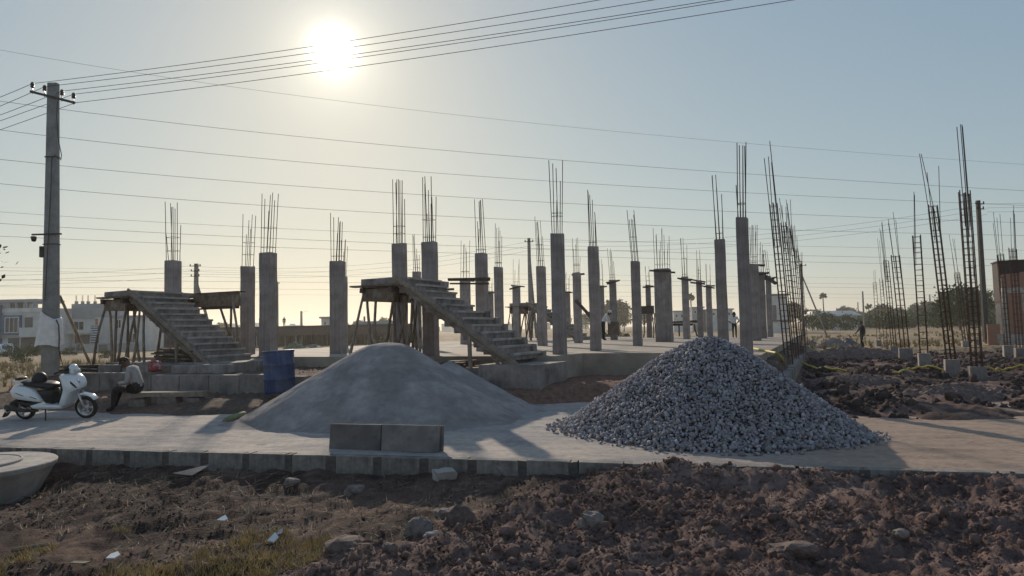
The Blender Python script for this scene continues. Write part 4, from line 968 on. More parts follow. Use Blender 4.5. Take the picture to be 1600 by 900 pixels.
# ------------------------------------------------------------------ scooter
def scooter():
    o_ = P(41, 655, 0); root = thing('scooter', 'white step-through scooter with black seat parked beside the utility pole', 'scooter', (o_.x, o_.y, .0), R(-1.5))
    root.rotation_euler = (R(7), 0, R(-2))
    def part(mb, name, m_, par=root, smooth=True, bevel=0, sub=0): return mb.build(name, m_, par, smooth=smooth, bevel=bevel, sub=sub)
    def wheel(name, cx, r, w_, spokes):
        e = bpy.data.objects.new(name, None)
        rotm_ = Matrix.Rotation(R(90), 3, 'X')
        t = MB(); pr = [(r - .062, -w_ * .42), (r - .045, -w_ * .5), (r - .015, -w_ * .42), (r, -w_ * .18), (r, w_ * .18), (r - .015, w_ * .42), (r - .045, w_ * .5), (r - .062, w_ * .42), (r - .062, -w_ * .42)]
        t.lathe(pr, 36, (cx, 0, r), rotm_); wh = part(t, name, 'tyre')
        rm = MB(); rm.lathe([(r - .060, -w_ * .36), (r - .075, -w_ * .36), (r - .075, w_ * .36), (r - .060, w_ * .36)], 36, (cx, 0, r), rotm_)
        rm.lathe([(.001, -w_ * .5), (.035, -w_ * .5), (.045, -w_ * .3), (.045, w_ * .3), (.035, w_ * .5), (.001, w_ * .5)], 18, (cx, 0, r), rotm_)
        for k in range(spokes):
            a = 2 * math.pi * k / spokes; c_ = Vector((cx, 0, r)); d = Vector((math.cos(a), 0, math.sin(a)))
            for sh in (-.05, .05):
                d2 = Vector((math.cos(a + sh * 2.2), 0, math.sin(a + sh * 2.2))); rm.tube([c_ + d * .03, c_ + d2 * (r - .07)], .011, 5)
        part(rm, 'rim', 'alloy', wh); return wh
    wheel('front_wheel', 1.233, .222, .09, 5)
    wheel('rear_wheel', 0, .205, .095, 3)
    b = MB(); b.puff([(-.22, .60), (-.16, .67), (-.05, .715), (.13, .69), (.275, .63), (.37, .52), (.43, .43), (.48, .355), (.33, .365), (.14, .39), (-.06, .42), (-.17, .48)], .165, inset=.82); part(b, 'body_panel', 'white_paint')
    b = MB(); b.puff([(-.11, .37), (.2, .34), (.5, .30), (.56, .24), (.2, .24), (-.05, .28)], .11); part(b, 'engine_case', 'black_plastic')
    b = MB(); b.tube([(.35, -.13, .2), (.1, -.15, .2), (-.1, -.155, .24), (-.28, -.155, .29)], [.022, .03, .05, .05], 12); part(b, 'exhaust', 'iron')
    for (z, a0, a1) in ((.53, -.06, .10), (.46, .22, .36)):
        b = MB(); b.box(((a0 + a1) / 2, -.166, z), (a1 - a0, .006, .012), rot=Matrix.Rotation(.35, 3, 'Y')); part(b, 'panel_slot', 'black_plastic', smooth=False)
    b = MB(); b.puff([(.0, .76), (.06, .785), (.2, .765), (.38, .755), (.58, .735), (.68, .69), (.70, .635), (.62, .60), (.45, .62), (.30, .66), (.12, .70), (.02, .715)], .145, inset=.86); part(b, 'seat', 'seat_vinyl')
    b = MB(); b.puff([(.33, .60), (.66, .61), (.645, .50), (.63, .32), (.50, .33), (.42, .46)], .125, inset=.9); part(b, 'under_seat_panel', 'black_plastic')
    b = MB(); b.tube([(.10, -.15, .72), (-.02, -.155, .765), (-.10, -.12, .80), (-.13, 0, .805), (-.10, .12, .80), (-.02, .155, .765), (.10, .15, .72)], .019, 8); part(b, 'grab_rail', 'white_paint')
    b = MB(); b.puff([(-.115, .795), (-.10, .84), (-.02, .85), (.03, .82), (.0, .79)], .10); part(b, 'backrest_pad', 'seat_vinyl')
    b = MB(); b.puff([(-.235, .60), (-.20, .655), (-.17, .655), (-.19, .58)], .12); part(b, 'tail_lamp', 'red_lamp')
    # rear mudguard
    b = MB(); b.puff([(-.12, .43), (-.05, .42), (-.20, .31), (-.33, .16), (-.42, .05), (-.45, .06), (-.36, .2), (-.25, .36)], .065, inset=.95); part(b, 'rear_mudguard', 'black_plastic')
    b = MB(); b.box((-.36, 0, .20), (.015, .16, .12), rot=Matrix.Rotation(-.55, 3, 'Y')); part(b, 'number_plate', 'white_paint', smooth=False)
    # floor board and apron
    b = MB(); b.puff([(.19, .30), (.30, .325), (.60, .315), (.80, .305), (.90, .33), (.86, .235), (.70, .225), (.24, .245)], .165, inset=.93); part(b, 'floor_board', 'white_paint')
    def ap(v): # apron narrows towards the front
        k = 1 - .42 * max(0, (v.x - .95) / .3); return Vector((v.x, v.y * k, v.z))
    b = MB(); b.puff([(.845, .90), (.95, .915), (1.06, .895), (1.14, .85), (1.19, .79), (1.215, .70), (1.20, .625), (1.12, .59), (1.04, .55), (.99, .48), (.955, .40), (.915, .30), (.85, .24), (.80, .30), (.87, .47), (.915, .62), (.885, .78)], .20, inset=.9, xf=ap); part(b, 'front_apron', 'white_paint')
    b = MB(); b.puff([(.835, .86), (.87, .86), (.90, .62), (.86, .48), (.80, .33), (.775, .33), (.83, .50), (.865, .63)], .17, inset=.95); part(b, 'inner_shield', 'black_plastic')
    b = MB(); b.puff([(1.005, .82), (1.05, .79), (1.12, .71), (1.175, .64), (1.16, .635), (1.09, .69), (1.03, .75)], .012, y0=-.158); part(b, 'indicator_lens', 'black_plastic')
    b = MB(); b.puff([(1.12, .83), (1.19, .80), (1.225, .73), (1.20, .74), (1.15, .79)], .012, y0=-.118); part(b, 'trim', 'chrome')
    # head
    b = MB(); b.puff([(.985, 1.06), (1.01, 1.085), (1.04, 1.06), (1.075, 1.0), (1.10, .93), (1.085, .895), (1.02, .89), (.99, .92), (1.0, 1.0)], .10, inset=.75); hc = part(b, 'handlebar_cowl', 'white_paint')
    b = MB(); b.puff([(1.085, 1.0), (1.12, .96), (1.125, .915), (1.105, .90), (1.085, .94)], .085); part(b, 'headlamp', 'glass_lamp', hc)
    b = MB(); b.puff([(.86, .97), (.92, 1.06), (.985, 1.075), (.995, 1.0), (.965, .92), (.90, .90)], .11); part(b, 'dash_panel', 'black_plastic')
    b = MB(); b.tube([(.985, -.10, .985), (.93, -.24, .975), (.86, -.34, .955)], [.018, .018, .019], 8); b.tube([(.985, .10, .985), (.93, .24, .975), (.86, .34, .955)], [.018, .018, .019], 8); hb = part(b, 'handlebar', 'black_plastic')
    for s_ in (-1, 1):
        b = MB(); b.tube([(.96, s_ * .17, .955), (.88, s_ * .30, .915), (.82, s_ * .37, .90)], .008, 6); part(b, 'brake_lever', 'iron', hb)
        b = MB(); b.tube([(.95, s_ * .16, 1.0), (.92, s_ * .25, 1.12), (.91, s_ * .29, 1.17)], .007, 6); mm_ = part(b, 'mirror_stalk', 'black_plastic') if s_ > 5 else None
    # fork and front mudguard
    b = MB(); b.tube([(1.12, -.075, .56), (1.19, -.075, .36), (1.235, -.075, .222)], [.022, .02, .018], 8); b.tube([(1.12, .075, .56), (1.19, .075, .36), (1.235, .075, .222)], [.022, .02, .018], 8); part(b, 'front_fork', 'alloy')
    out_ = []
    for k in range(9):
        a = R(118 - k * 10.5); out_.append((1.233 + math.cos(a) * .268, .235 + math.sin(a) * .268 + (.02 if k < 3 else .0)))
    inn = [(1.233 + math.cos(R(118 - k * 10.5)) * .24, .235 + math.sin(R(118 - k * 10.5)) * .24 + (.01 if k < 3 else .0)) for k in range(9)]
    b = MB(); b.puff(out_ + inn[::-1], .068, inset=.97); part(b, 'front_mudguard', 'white_paint')
    b = MB(); b.tube([(.47, -.10, .25), (.52, -.16, .13), (.57, -.26, .0)], .013, 6); part(b, 'side_stand', 'iron')
    return root, o_
SCO, SCO_O = scooter()
def helmet():
    p = SCO.matrix_basis @ Vector((.31, .02, .755)); mb = MB()
    pr = []
    for k in range(13):
        a = R(-28 + k * 118 / 12); pr.append((.135 * math.cos(a), .125 * math.sin(a) + .055))
    root = thing('helmet', 'black rounded helmet resting on the scooter seat', 'helmet', p)
    sh = MB().lathe(pr, 28).build('shell', 'black_plastic', root, smooth=True); sh.scale = (1, .88, 1)
    v = MB(); v.lathe([(.137, .01), (.141, .03), (.139, .07), (.134, .085)], 28); q = v.build('visor_band', 'seat_vinyl', root, smooth=True); q.scale = (1, .88, 1)
helmet()

# ------------------------------------------------------------------ people
def person(label, J, rad, mats_of, loc, rz, head_r=.105, hair='hair', face=0, look=0.0, cap=True, extra=None):
    """J: joint name -> position; one continuous skinned body with head, hands and shoes."""
    root = thing('person', label, 'person', loc, rz)
    edges = [('pelvis', 'waist'), ('waist', 'chest'), ('chest', 'neck')]
    for s in 'LR':
        edges += [('chest', 'sh' + s), ('sh' + s, 'el' + s), ('el' + s, 'wr' + s), ('wr' + s, 'pa' + s), ('pelvis', 'hip' + s), ('hip' + s, 'kn' + s), ('kn' + s, 'an' + s), ('an' + s, 'to' + s)]
    # fill long limbs with midpoints so the taper is smooth
    names = ['pelvis', 'waist', 'chest', 'neck'] + [a + s for s in 'LR' for a in ('sh', 'el', 'wr', 'pa', 'hip', 'kn', 'an', 'to')]
    me = bpy.data.meshes.new('skel'); ix = {n: i for i, n in enumerate(names)}
    me.from_pydata([J[n] for n in names], [(ix[a], ix[b]) for a, b in edges], []); me.update()
    o = bpy.data.objects.new('skel', me); COL.objects.link(o)
    md = o.modifiers.new('skin', 'SKIN'); md.use_smooth_shade = True
    for i, n in enumerate(names):
        key = n.rstrip('LR') if n[-1] in 'LR' else n
        r = rad[key]; sv = me.skin_vertices[0].data[i]; sv.radius = r if hasattr(r, '__len__') else (r, r); sv.use_root = (n == 'pelvis')
    sb = o.modifiers.new('sub', 'SUBSURF'); sb.levels = 2; sb.render_levels = 2
    dg = bpy.context.evaluated_depsgraph_get(); ev = o.evaluated_get(dg); me2 = bpy.data.meshes.new_from_object(ev)
    V = [v.co.copy() for v in me2.vertices]; Fc = [tuple(p.vertices) for p in me2.polygons]
    bpy.data.objects.remove(o)
    mats = ['shirt', 'trousers', 'skin', 'shoe']
    slots = {'shirt': mats_of[0], 'trousers': mats_of[1], 'skin': 'skin', 'shoe': mats_of[2]}
    segs = []
    for a, b in edges:
        k = a.rstrip('LR') if a[-1] in 'LR' else a; kb = b.rstrip('LR') if b[-1] in 'LR' else b
        if kb in ('pa',): c = 'skin'
        elif kb == 'wr': c = 'shirt' if mats_of[3] else 'skin'
        elif kb in ('el', 'sh', 'chest', 'waist'): c = 'shirt'
        elif kb == 'neck': c = 'skin'
        elif kb in ('hip', 'kn', 'an'): c = 'trousers'
        else: c = 'shoe'
        segs.append((Vector(J[a]), Vector(J[b]), c))
    mb = MB(); mi = []
    for f in Fc:
        c_ = sum((V[i] for i in f), Vector()) / len(f); best = None
        for a, b, c in segs:
            d = b - a; t = max(0, min(1, (c_ - a).dot(d) / max(d.length_squared, 1e-9))); q = (c_ - (a + d * t)).length
            if c == 'skin' and (b - Vector(J['neck'])).length < 1e-6: q = q if t > .75 else 9
            if best is None or q < best[0]: best = (q, c)
        mi.append(mats.index(best[1]))
    mb.v = [tuple(v) for v in V]; mb.f = Fc; mb.mi = mi
    # fingers
    for s in 'LR':
        pa = Vector(J['pa' + s]); d = (pa - Vector(J['wr' + s])).normalized(); sd = Vector(J.get('side' + s, (0, 1, 0))); sd = (sd - d * sd.dot(d)).normalized(); nm = d.cross(sd)
        for k, (off, ln) in enumerate(((-.028, .065), (-.009, .075), (.010, .072), (.028, .058))):
            p0 = pa + sd * off; mb.tube([p0 - d * .02, p0 + d * ln * .5, p0 + d * ln * .85 + nm * .02], [.010, .009, .007], 6, mi=2)
        mb.tube([pa - d * .05 + sd * -.03, pa - d * .02 + sd * -.055, pa + d * .02 + sd * -.06], [.011, .010, .008], 6, mi=2)
    # head with nose, ears, eyes
    nk = Vector(J['neck']); hc = Vector(J['head']); up = (hc - nk).normalized(); fw = Vector(J['face']); fw = (fw - up * fw.dot(up)).normalized(); sdv = up.cross(fw)
    hm = Matrix((fw, sdv, up)).transposed(); base = len(mb.v); vs = []; fs = []; n1, n2 = 14, 18
    for i in range(n1 + 1):
        th = math.pi * i / n1
        for k in range(n2):
            ph = 2 * math.pi * k / n2; x = math.sin(th) * math.cos(ph); y = math.sin(th) * math.sin(ph); z = math.cos(th)
            q = Vector((x * .098, y * .075 * (1 - .15 * max(0, -z)), z * .118)); 
            if x > .75 and -.25 < z < .05 and abs(y) < .25: q.x += .018
            if z < -.45 and x > .2: q.x += .012
            vs.append(hc + hm @ q)
    for i in range(n1):
        for k in range(n2): k2 = (k + 1) % n2; fs.append((i * n2 + k, i * n2 + k2, (i + 1) * n2 + k2, (i + 1) * n2 + k))
    mb.add(vs, fs, 2)
    mb.tube([nk - up * .05, nk + up * .03, hc - up * .06], [.062, .055, .05], 10, mi=2)
    for s in (-1, 1):
        mb.tube([hc + hm @ Vector((-.01, s * .07, .03)), hc + hm @ Vector((-.015, s * .088, .0)), hc + hm @ Vector((-.005, s * .075, -.035))], [.012, .016, .01], 6, mi=2)
    body = mb.build('body', [slots[k] for k in mats], root, smooth=True)
    # hair
    hb = MB(); vs = []; fs = []; m1 = 8
    for i in range(m1 + 1):
        th = math.pi * .58 * i / m1
        for k in range(n2):
            ph = 2 * math.pi * k / n2; x = math.sin(th) * math.cos(ph); y = math.sin(th) * math.sin(ph); z = math.cos(th)
            if x > .45 and z < .45: z = .45 + (z - .45) * .1
            rr_ = 1 + .03 * math.sin(k * 5 + i * 3); vs.append(hc + hm @ Vector((x * .106 * rr_, y * .083 * rr_, z * .128 * rr_)))
    for i in range(m1):
        for k in range(n2): k2 = (k + 1) % n2; fs.append((i * n2 + k, i * n2 + k2, (i + 1) * n2 + k2, (i + 1) * n2 + k))
    hb.add(vs, fs); hb.build('hair' if cap else 'head_scarf', hair, root, smooth=True)
    return root
RAD = dict(pelvis=(.15, .115), waist=(.145, .105), chest=(.16, .115), neck=.055, sh=.068, el=.05, wr=.036, pa=(.042, .026), hip=.095, kn=.066, an=.046, to=.04)
def stand(h=1.68):               # facing +x
    k = h / 1.70; J = dict(pelvis=(0, 0, .95), waist=(0, 0, 1.1), chest=(.01, 0, 1.33), neck=(0, 0, 1.47), head=(.02, 0, 1.60), face=(1, 0, 0))
    for s, q in (('L', 1), ('R', -1)):
        J.update({'sh' + s: (0, q * .18, 1.40), 'el' + s: (-.02, q * .24, 1.12), 'wr' + s: (.04, q * .25, .88), 'pa' + s: (.06, q * .25, .80), 'hip' + s: (0, q * .09, .88), 'kn' + s: (.02, q * .10, .49), 'an' + s: (0, q * .10, .08), 'to' + s: (.13, q * .12, .035), 'side' + s: (1, 0, 0)})
    return {a: (tuple(c * k for c in b) if a not in ('face', 'sideL', 'sideR') else b) for a, b in J.items()}
# seated man, facing the scooter (towards -x), bent over his hands
J = dict(pelvis=(0, 0, .50), waist=(-.03, 0, .64), chest=(-.12, 0, .86), neck=(-.21, 0, .98), head=(-.30, 0, 1.05), face=(-.85, 0, -.55))
for s, q in (('L', 1), ('R', -1)):
    J.update({'sh' + s: (-.13, q * .17, .91), 'el' + s: (-.15, q * .23, .63), 'wr' + s: (-.36, q * .10, .60), 'pa' + s: (-.43, q * .05, .60), 'hip' + s: (-.02, q * .10, .48), 'kn' + s: (-.44, q * .14, .50 if q < 0 else .47), 'an' + s: (-.47 - .10 * (q > 0), q * .14, .09), 'to' + s: (-.60 - .10 * (q > 0), q * .16, .045), 'side' + s: (0, 0, 1)})
seat_p = P(209, 628, .2)
person('man in pale grey shirt and dark trousers sitting hunched on the timber baulk', J, RAD, ('shirt_grey', 'cloth_dark', 'cloth_dark', True), (SEAT.x + .02, SEAT.y - .04, -.005), R(4))
# standing figures
def put(px, pyfeet, pytop, z, label, rz, Jmod, mats_of, hair='hair', cap=True):
    p = P(px, pyfeet, z); h = (pyfeet - pytop) * p.y / F; J = stand(h); 
    kk = h / 1.70
    for a, b in Jmod.items(): J[a] = tuple(c * kk for c in b)
    R_ = {k: (tuple(c * kk for c in v) if hasattr(v, '__len__') else v * kk) for k, v in RAD.items()}
    return person(label, J, R_, mats_of, (p.x, p.y, z), rz, hair=hair, cap=cap)
put(1348, 543, 503, -.08, 'man in dark clothes walking across the dug plot beside the covered heap', R(190), {'knL': (.16, .1, .5), 'anL': (.10, .1, .09), 'toL': (.23, .12, .05), 'anR': (-.18, -.1, .10), 'toR': (-.06, -.12, .04), 'elR': (.05, -.27, 1.14), 'wrR': (.24, -.25, .98), 'paR': (.31, -.24, .95)}, ('cloth_dark', 'cloth_dark', 'cloth_dark', True))
put(1148, 528, 489, SLAB, 'worker in white vest with hand on hip standing on the plinth', R(60), {'elL': (-.10, .36, 1.16), 'wrL': (.02, .20, 1.0), 'paL': (.05, .16, .98), 'elR': (-.10, -.36, 1.16), 'wrR': (.02, -.20, 1.0), 'paR': (.05, -.16, .98)}, ('shirt_white', 'cloth_dark', 'skin', False))
st_ = put(943, 532, 482, SLAB, 'stooping worker in white shirt and pale headscarf holding a board between columns', R(-20), {'waist': (.05, 0, 1.08), 'chest': (.20, 0, 1.26), 'neck': (.28, 0, 1.38), 'head': (.37, 0, 1.48), 'face': (1, 0, -.4), 'shL': (.2, .18, 1.33), 'shR': (.2, -.18, 1.33), 'elL': (.28, .25, 1.05), 'elR': (.28, -.25, 1.05), 'wrL': (.42, .2, .88), 'wrR': (.42, -.2, .88), 'paL': (.47, .18, .82), 'paR': (.47, -.18, .82)}, ('shirt_white', 'cloth_dark', 'cloth_dark', True), hair='shirt_white', cap=False)
q = st_.matrix_basis @ Vector((.5, 0, .58)); mb = MB(); mb.box((0, 0, 0), (.04, .75, .62), rz=R(35), jit=.01); tag(mb.build('plywood_board', 'cloth_brown', None, loc=q), 'brown board held by the stooping worker', 'board')

# ------------------------------------------------------------------ utility poles and wires
def taper_box(mb, w0, d0, w1, d1, h):
    mb.hexa([(-w0/2, -d0/2, 0), (w0/2, -d0/2, 0), (w0/2, d0/2, 0), (-w0/2, d0/2, 0), (-w1/2, -d1/2, h), (w1/2, -d1/2, h), (w1/2, d1/2, h), (-w1/2, d1/2, h)])
def main_pole():
    base = P(78.5, 606, .0); D = base.y; topz = PD(83, 130, D).z; g = hz(base.x, base.y) - .3
    root = thing('utility_pole', 'tall tapering concrete utility pole with a tilted crossarm, wrapped in a white sack', 'utility pole', (base.x, base.y, g)); H = topz - g
    mb = MB(); taper_box(mb, .50, .24, .31, .18, H); mb.build('shaft', 'pole', root, bevel=.02)
    root.rotation_euler.y = math.atan2(PD(83.5, 130, D).x - base.x, H)
    def loc(px, py, dy=0): v = PD(px, py, D); return Vector((v.x - base.x - (v.z - g) * math.tan(root.rotation_euler.y), dy, v.z - g))
    a = loc(52, 145, -.14); b = loc(121, 163, -.14); mb = MB(); d = b - a; rot = d.to_track_quat('X', 'Z').to_matrix(); mb.box((a + b) / 2, (d.length, .06, .07), rot=rot); arm = mb.build('crossarm', 'iron', root)
    tops = []
    for px, py in ((55, 143), (74, 148), (101, 155), (119, 160)):
        p = loc(px, py, -.14); mb = MB(); mb.tube([p - Vector((0, 0, .12)), p + Vector((0, 0, .10))], .015, 6)
        mb.lathe([(.02, .08), (.055, .09), (.06, .14), (.04, .15), (.055, .17), (.055, .23), (.03, .27), (.001, .27)], 12, p); mb.build('insulator', 'insulator', root, smooth=True)
        tops.append(p + Vector((0, 0, .22)))
    # service drop wire, clamp bracket, junction box
    mb = MB(); mb.tube([loc(95, 160, -.16), loc(93.5, 185, -.16), loc(96, 220, -.16), loc(101, 244, -.16), loc(100, 252, -.16), loc(95, 249, -.16), loc(91, 245, -.16), loc(86, 248, -.16), loc(84, 300, -.15), loc(82, 340, -.15), loc(79, 400, -.16), loc(76, 470, -.18)], .014, 5); mb.build('service_cable', 'wire', root, smooth=True)
    mb = MB(); mb.box(loc(78, 367, -.16), (.95, .05, .05)); br = mb.build('bracket', 'iron', root)
    mb = MB(); mb.lathe([(.001, -.12), (.06, -.10), (.085, 0), (.09, .05), (.001, .07)], 12, loc(58, 373, -.16)); mb.build('shackle', 'insulator', root, smooth=True)
    mb = MB(); mb.box(loc(69, 394, -.10), (.12, .14, .36)); mb.build('junction_box', 'iron', root, bevel=.02)
    for py in (246, 382):
        mb = MB(); p = loc(80, py, 0); w_ = .50 - .19 * p.z / H; mb.box((0, 0, p.z), (w_ + .03, .25, .03)); mb.build('strap', 'iron', root)
    # sack tied round the lower shaft
    zt = loc(80, 492).z; zb = loc(80, 540).z; n = 40; mb = MB(); rows = 9; vs = []; fs = []
    for i in range(rows):
        k = i / (rows - 1); z = zt * (1 - k) + zb * k
        for j in range(n):
            a = 2 * math.pi * j / n; rx = (.275 + .14 * k ** .8) * (1 + .05 * math.sin(a * 5 + k * 4) * k + .03 * math.sin(a * 9 - k * 3)); ry = (.18 + .05 * k) * (1 + .04 * math.sin(a * 6 + 1))
            px_ = abs(math.cos(a)) ** .6 * math.copysign(1, math.cos(a)); py_ = abs(math.sin(a)) ** .6 * math.copysign(1, math.sin(a))
            dz = .05 * math.sin(a * 2 + .7) * (1 if i in (0,) else .4) + (.04 * math.sin(a * 3) if i == rows - 1 else 0) + (.13 * (-px_) if i == 0 else 0)
            vs.append(Vector((px_ * rx - .03 * k, py_ * ry, z + dz)))
    for i in range(rows - 1):
        for j in range(n): j2 = (j + 1) % n; fs.append((i * n + j, i * n + j2, (i + 1) * n + j2, (i + 1) * n + j))
    mb.add(vs, fs); sk = mb.build('woven_sack', 'sack', None, smooth=True, loc=base.copy()); sk.location.z = g; sk.rotation_euler = root.rotation_euler; tag(sk, 'dirty white woven sack tied around the utility pole', 'sack')
    # cable hanging at the right side of the sack
    mb = MB(); mb.tube([loc(93, 500, -.16), loc(97, 508, -.17), loc(98, 530, -.17), loc(97, 545, -.16), loc(101, 565, -.16)], .02, 5); mb.build('loose_cable', 'wire', root, smooth=True)
    # leaning strut
    strut_top = PD(93, 462, D + .25); foot = P(120, 562, .05); foot = Vector((strut_top.x + 1.0, D + .9, hz(strut_top.x + 1.0, D + .9)))
    mb = MB(); stick(mb, Vector((0, 0, -.1)), strut_top - foot, .05, .045, bend=.02); o = mb.build('pole_strut', 'wood', None, smooth=True, loc=foot); tag(o, 'thin timber strut leaning against the back of the near utility pole', 'strut')
    mw = Matrix.Translation(root.location) @ root.rotation_euler.to_matrix().to_4x4()
    return [mw @ t for t in tops] + [mw @ (b + Vector((.02, 0, 0)))], D
TOPS, PDD = main_pole()
def wire(pts, r, label, group=None):
    """parabola through three points a, m, b given in the world, run on well past both ends"""
    a, m_, b = [Vector(q) for q in pts]; ps = []
    for i in range(-6, 31):
        t = i / 24; L0 = (t - .5) * (t - 1) * 2; L1 = -4 * t * (t - 1); L2 = t * (t - .5) * 2; ps.append(a * L0 + m_ * L1 + b * L2)
    o0 = ps[0].copy(); mb = MB(); mb.tube([q - o0 for q in ps], r, 4); o = mb.build('overhead_wire', 'wire', None, smooth=True, loc=o0); return tag(o, label, 'wire', group)
def span(a, b, sag, r, label, group=None, name='overhead_wire', n=20):
    a = Vector(a); b = Vector(b); ps = []
    for i in range(n + 1):
        t = i / n; q = a.lerp(b, t); q.z -= sag * 4 * t * (1 - t); ps.append(q - a)
    mb = MB(); mb.tube(ps, r, 4); o = mb.build(name, 'wire', None, smooth=True, loc=a); return tag(o, label, 'wire', group)
# five conductors running along the road from the near pole (over the camera's right) and away to the left
ends = [(895, 0), (977, 0), (1070, 0), (1097, 0), (1192, 0)]; mids = [(480, 75), (500, 88.5), (500, 104), (500, 108), (500, 122)]
lefts = [(0, 150), (0, 164), (0, 178), (0, 187), (0, 201)]
WL = ['topmost', 'second', 'third', 'fourth', 'lowest']
for i in range(5):
    a = TOPS[i]; e = ends[i]
    b = PD(e[0], e[1], PDD - (e[0] - 80) / F * 4.4 - .3); b2 = a + (b - a) * 1.9
    d = ray(*e); d.normalize()
    # keep straight through the photograph's exit point, light sag
    b2.z -= 0.0; span(a, b2 + Vector((0, 0, .55)), .42, .009, WL[i] + ' of the five conductors leaving the near pole towards the road', None, n=30)
    l = PD(lefts[i][0], lefts[i][1], PDD + .6); l2 = a + (l - a) * 9; span(a, l2 + Vector((0, 0, 1.4)), .5, .009, WL[i] + ' of the five conductors leaving the near pole away from the plots', None)
HW = [((0, 78), (800, 189), (1600, 257), .010, 60), ((0, 158), (800, 244), (1600, 298), .013, 52), ((0, 203), (800, 279), (1600, 321), .013, 52), ((0, 249), (800, 313), (1600, 348), .013, 52), ((0, 287), (800, 343), (1600, 368), .013, 52),
      ((0, 331), (800, 372), (1600, 391), .011, 62), ((0, 349), (800, 387), (1600, 406), .014, 62), ((0, 369), (800, 398), (1600, 416), .013, 62), ((0, 423), (800, 436), (1600, 447), .012, 85), ((0, 437), (800, 444), (1600, 452), .014, 85), ((0, 448), (800, 455), (1600, 462), .012, 85), ((0, 461), (800, 462), (1600, 468), .010, 95), ((0, 418), (800, 428), (1600, 437), .009, 95)]
for i, (a, m_, b, r, Y) in enumerate(HW):
    A = PD(a[0], a[1], Y * .78); Bm = PD(m_[0], m_[1], Y); C = PD(b[0], b[1], Y * 1.22)
    wire((A, Bm, C), r, ('thin single wire crossing the sky above all the other crossing wires' if i == 0 else ('highest', 'second highest', 'second lowest', 'lowest')[i - 1] + ' of the four dark wires crossing the sky well above the columns' if i < 5 else ('upper', 'middle', 'lower')[i - 5] + ' of the three wires crossing just above the column tops' if i < 8 else ('topmost', 'second', 'third', 'fourth', 'lowest')[(1, 2, 3, 4, 0)[i - 8]] + ' of five low distant wires crossing behind the columns'), 'wires crossing the sky')
def pole(px, ytop, ybase, z, wpx, label, arms=(), strut=None, mtl='pole', side_arm=None):
    base = P(px, ybase, z) if z is not None else None; D = base.y; k = D / F; t = PD(px, ytop, D); H = t.z - base.z
    root = thing('utility_pole', label, 'utility pole', (base.x, base.y, z - .1)); w_ = wpx * k
    mb = MB(); taper_box(mb, w_ * 1.15, w_ * .8, w_ * .8, w_ * .6, H + .1); mb.build('shaft', mtl, root)
    for (dy, ln) in arms:
        mb = MB(); mb.box((0, -w_ * .6, H + .1 - dy * k), (ln * k, .07, .07)); am = mb.build('crossarm', 'iron', root)
        for s in (-.85, 0, .85):
            mb = MB(); mb.lathe([(.04, 0), (.06, .03), (.05, .16), (.001, .2)], 8, (s * ln * k / 2, -w_ * .6, H + .13 - dy * k)); mb.build('insulator', 'insulator', root)
    if strut:
        mb = MB(); stick(mb, Vector((strut[0] * k, .3, -.1)), Vector((0, 0, H - strut[1] * k)), w_ * .35, w_ * .3, bend=.02); mb.build('strut', mtl, root, smooth=True)
    if side_arm:
        mb = MB(); mb.tube([(0, 0, H - .6), (side_arm * k * .5, 0, H), (side_arm * k, 0, H + .1)], .04, 5); mb.build('lamp_arm', 'iron', root)
    return root, t, D
pA = pole(306, 412, 553, -.4, 6.5, 'distant pole with crossarms and a leaning strut behind the left stair', ((4, 18), (12, 14), (20, 14)), (32, 25))
pB = pole(830, 372, 540, -.3, 6, 'slim grey pole standing behind the columns right of the middle stair', ((6, 14),), (10, 20))
pC = pole(1541, 313, 533, -.3, 6.5, 'tall dark utility pole in front of the brick shell', ((6, 14), (14, 12)), mtl='pole_dark')
pD_ = pole(471, 486, 530, -.6, 3.4, 'small street lamp pole on the skyline beyond the shuttered slab', (), None, side_arm=12)
pE = pole(1256, 412, 525, -.3, 3.5, 'pole with a long leaning strut behind the dense cage row', ((3, 16),), (38, 14))
pF = pole(1351, 455, 522, -.3, 2.2, 'thin bare post in the field behind the dark clothed walker', ())
pG = pole(1455, 460, 506, -.3, 2.0, 'small far post near the tree line, between cages', ())
pH = pole(1342, 472, 508, -.35, 1.6, 'faint short post beside the long low shed', ())
pI = pole(433.5, 440, 540, -.5, 3, 'slim distant pole showing at the edge of the broad column', ((3, 8),))
def link_poles(a, b, n, offs, lab, grp, r=.012):
    for k in range(n):
        o1 = Vector((0, 0, -.3 - offs * k)); span(a[1] + o1, b[1] + o1, 1.2, r, ('upper ', 'middle ', 'lower ')[k] + lab, grp)
link_poles(pC, pB, 3, .45, 'wire strung between the dark pole and the slim grey pole', 'wires between the far poles')
link_poles(pB, pA, 3, .5, 'wire strung from the slim grey pole to the pole behind the left stair', 'wires to the pole behind the left stair')
for k in range(3):
    a = pC[1] + Vector((0, 0, -.3 - .35 * k)); span(a, a + Vector((28, -6, .6)), .5, .011, ('upper', 'middle', 'lower')[k] + ' wire running on past the dark pole over the brick shell', 'wires over the brick shell')
    a = pA[1] + Vector((0, 0, -.2 - .55 * k)); span(a, a + Vector((-60, 8, 1.5)), 1.0, .014, ('upper', 'middle', 'lower')[k] + ' wire running from the pole behind the left stair over the white houses', 'wires over the white houses')

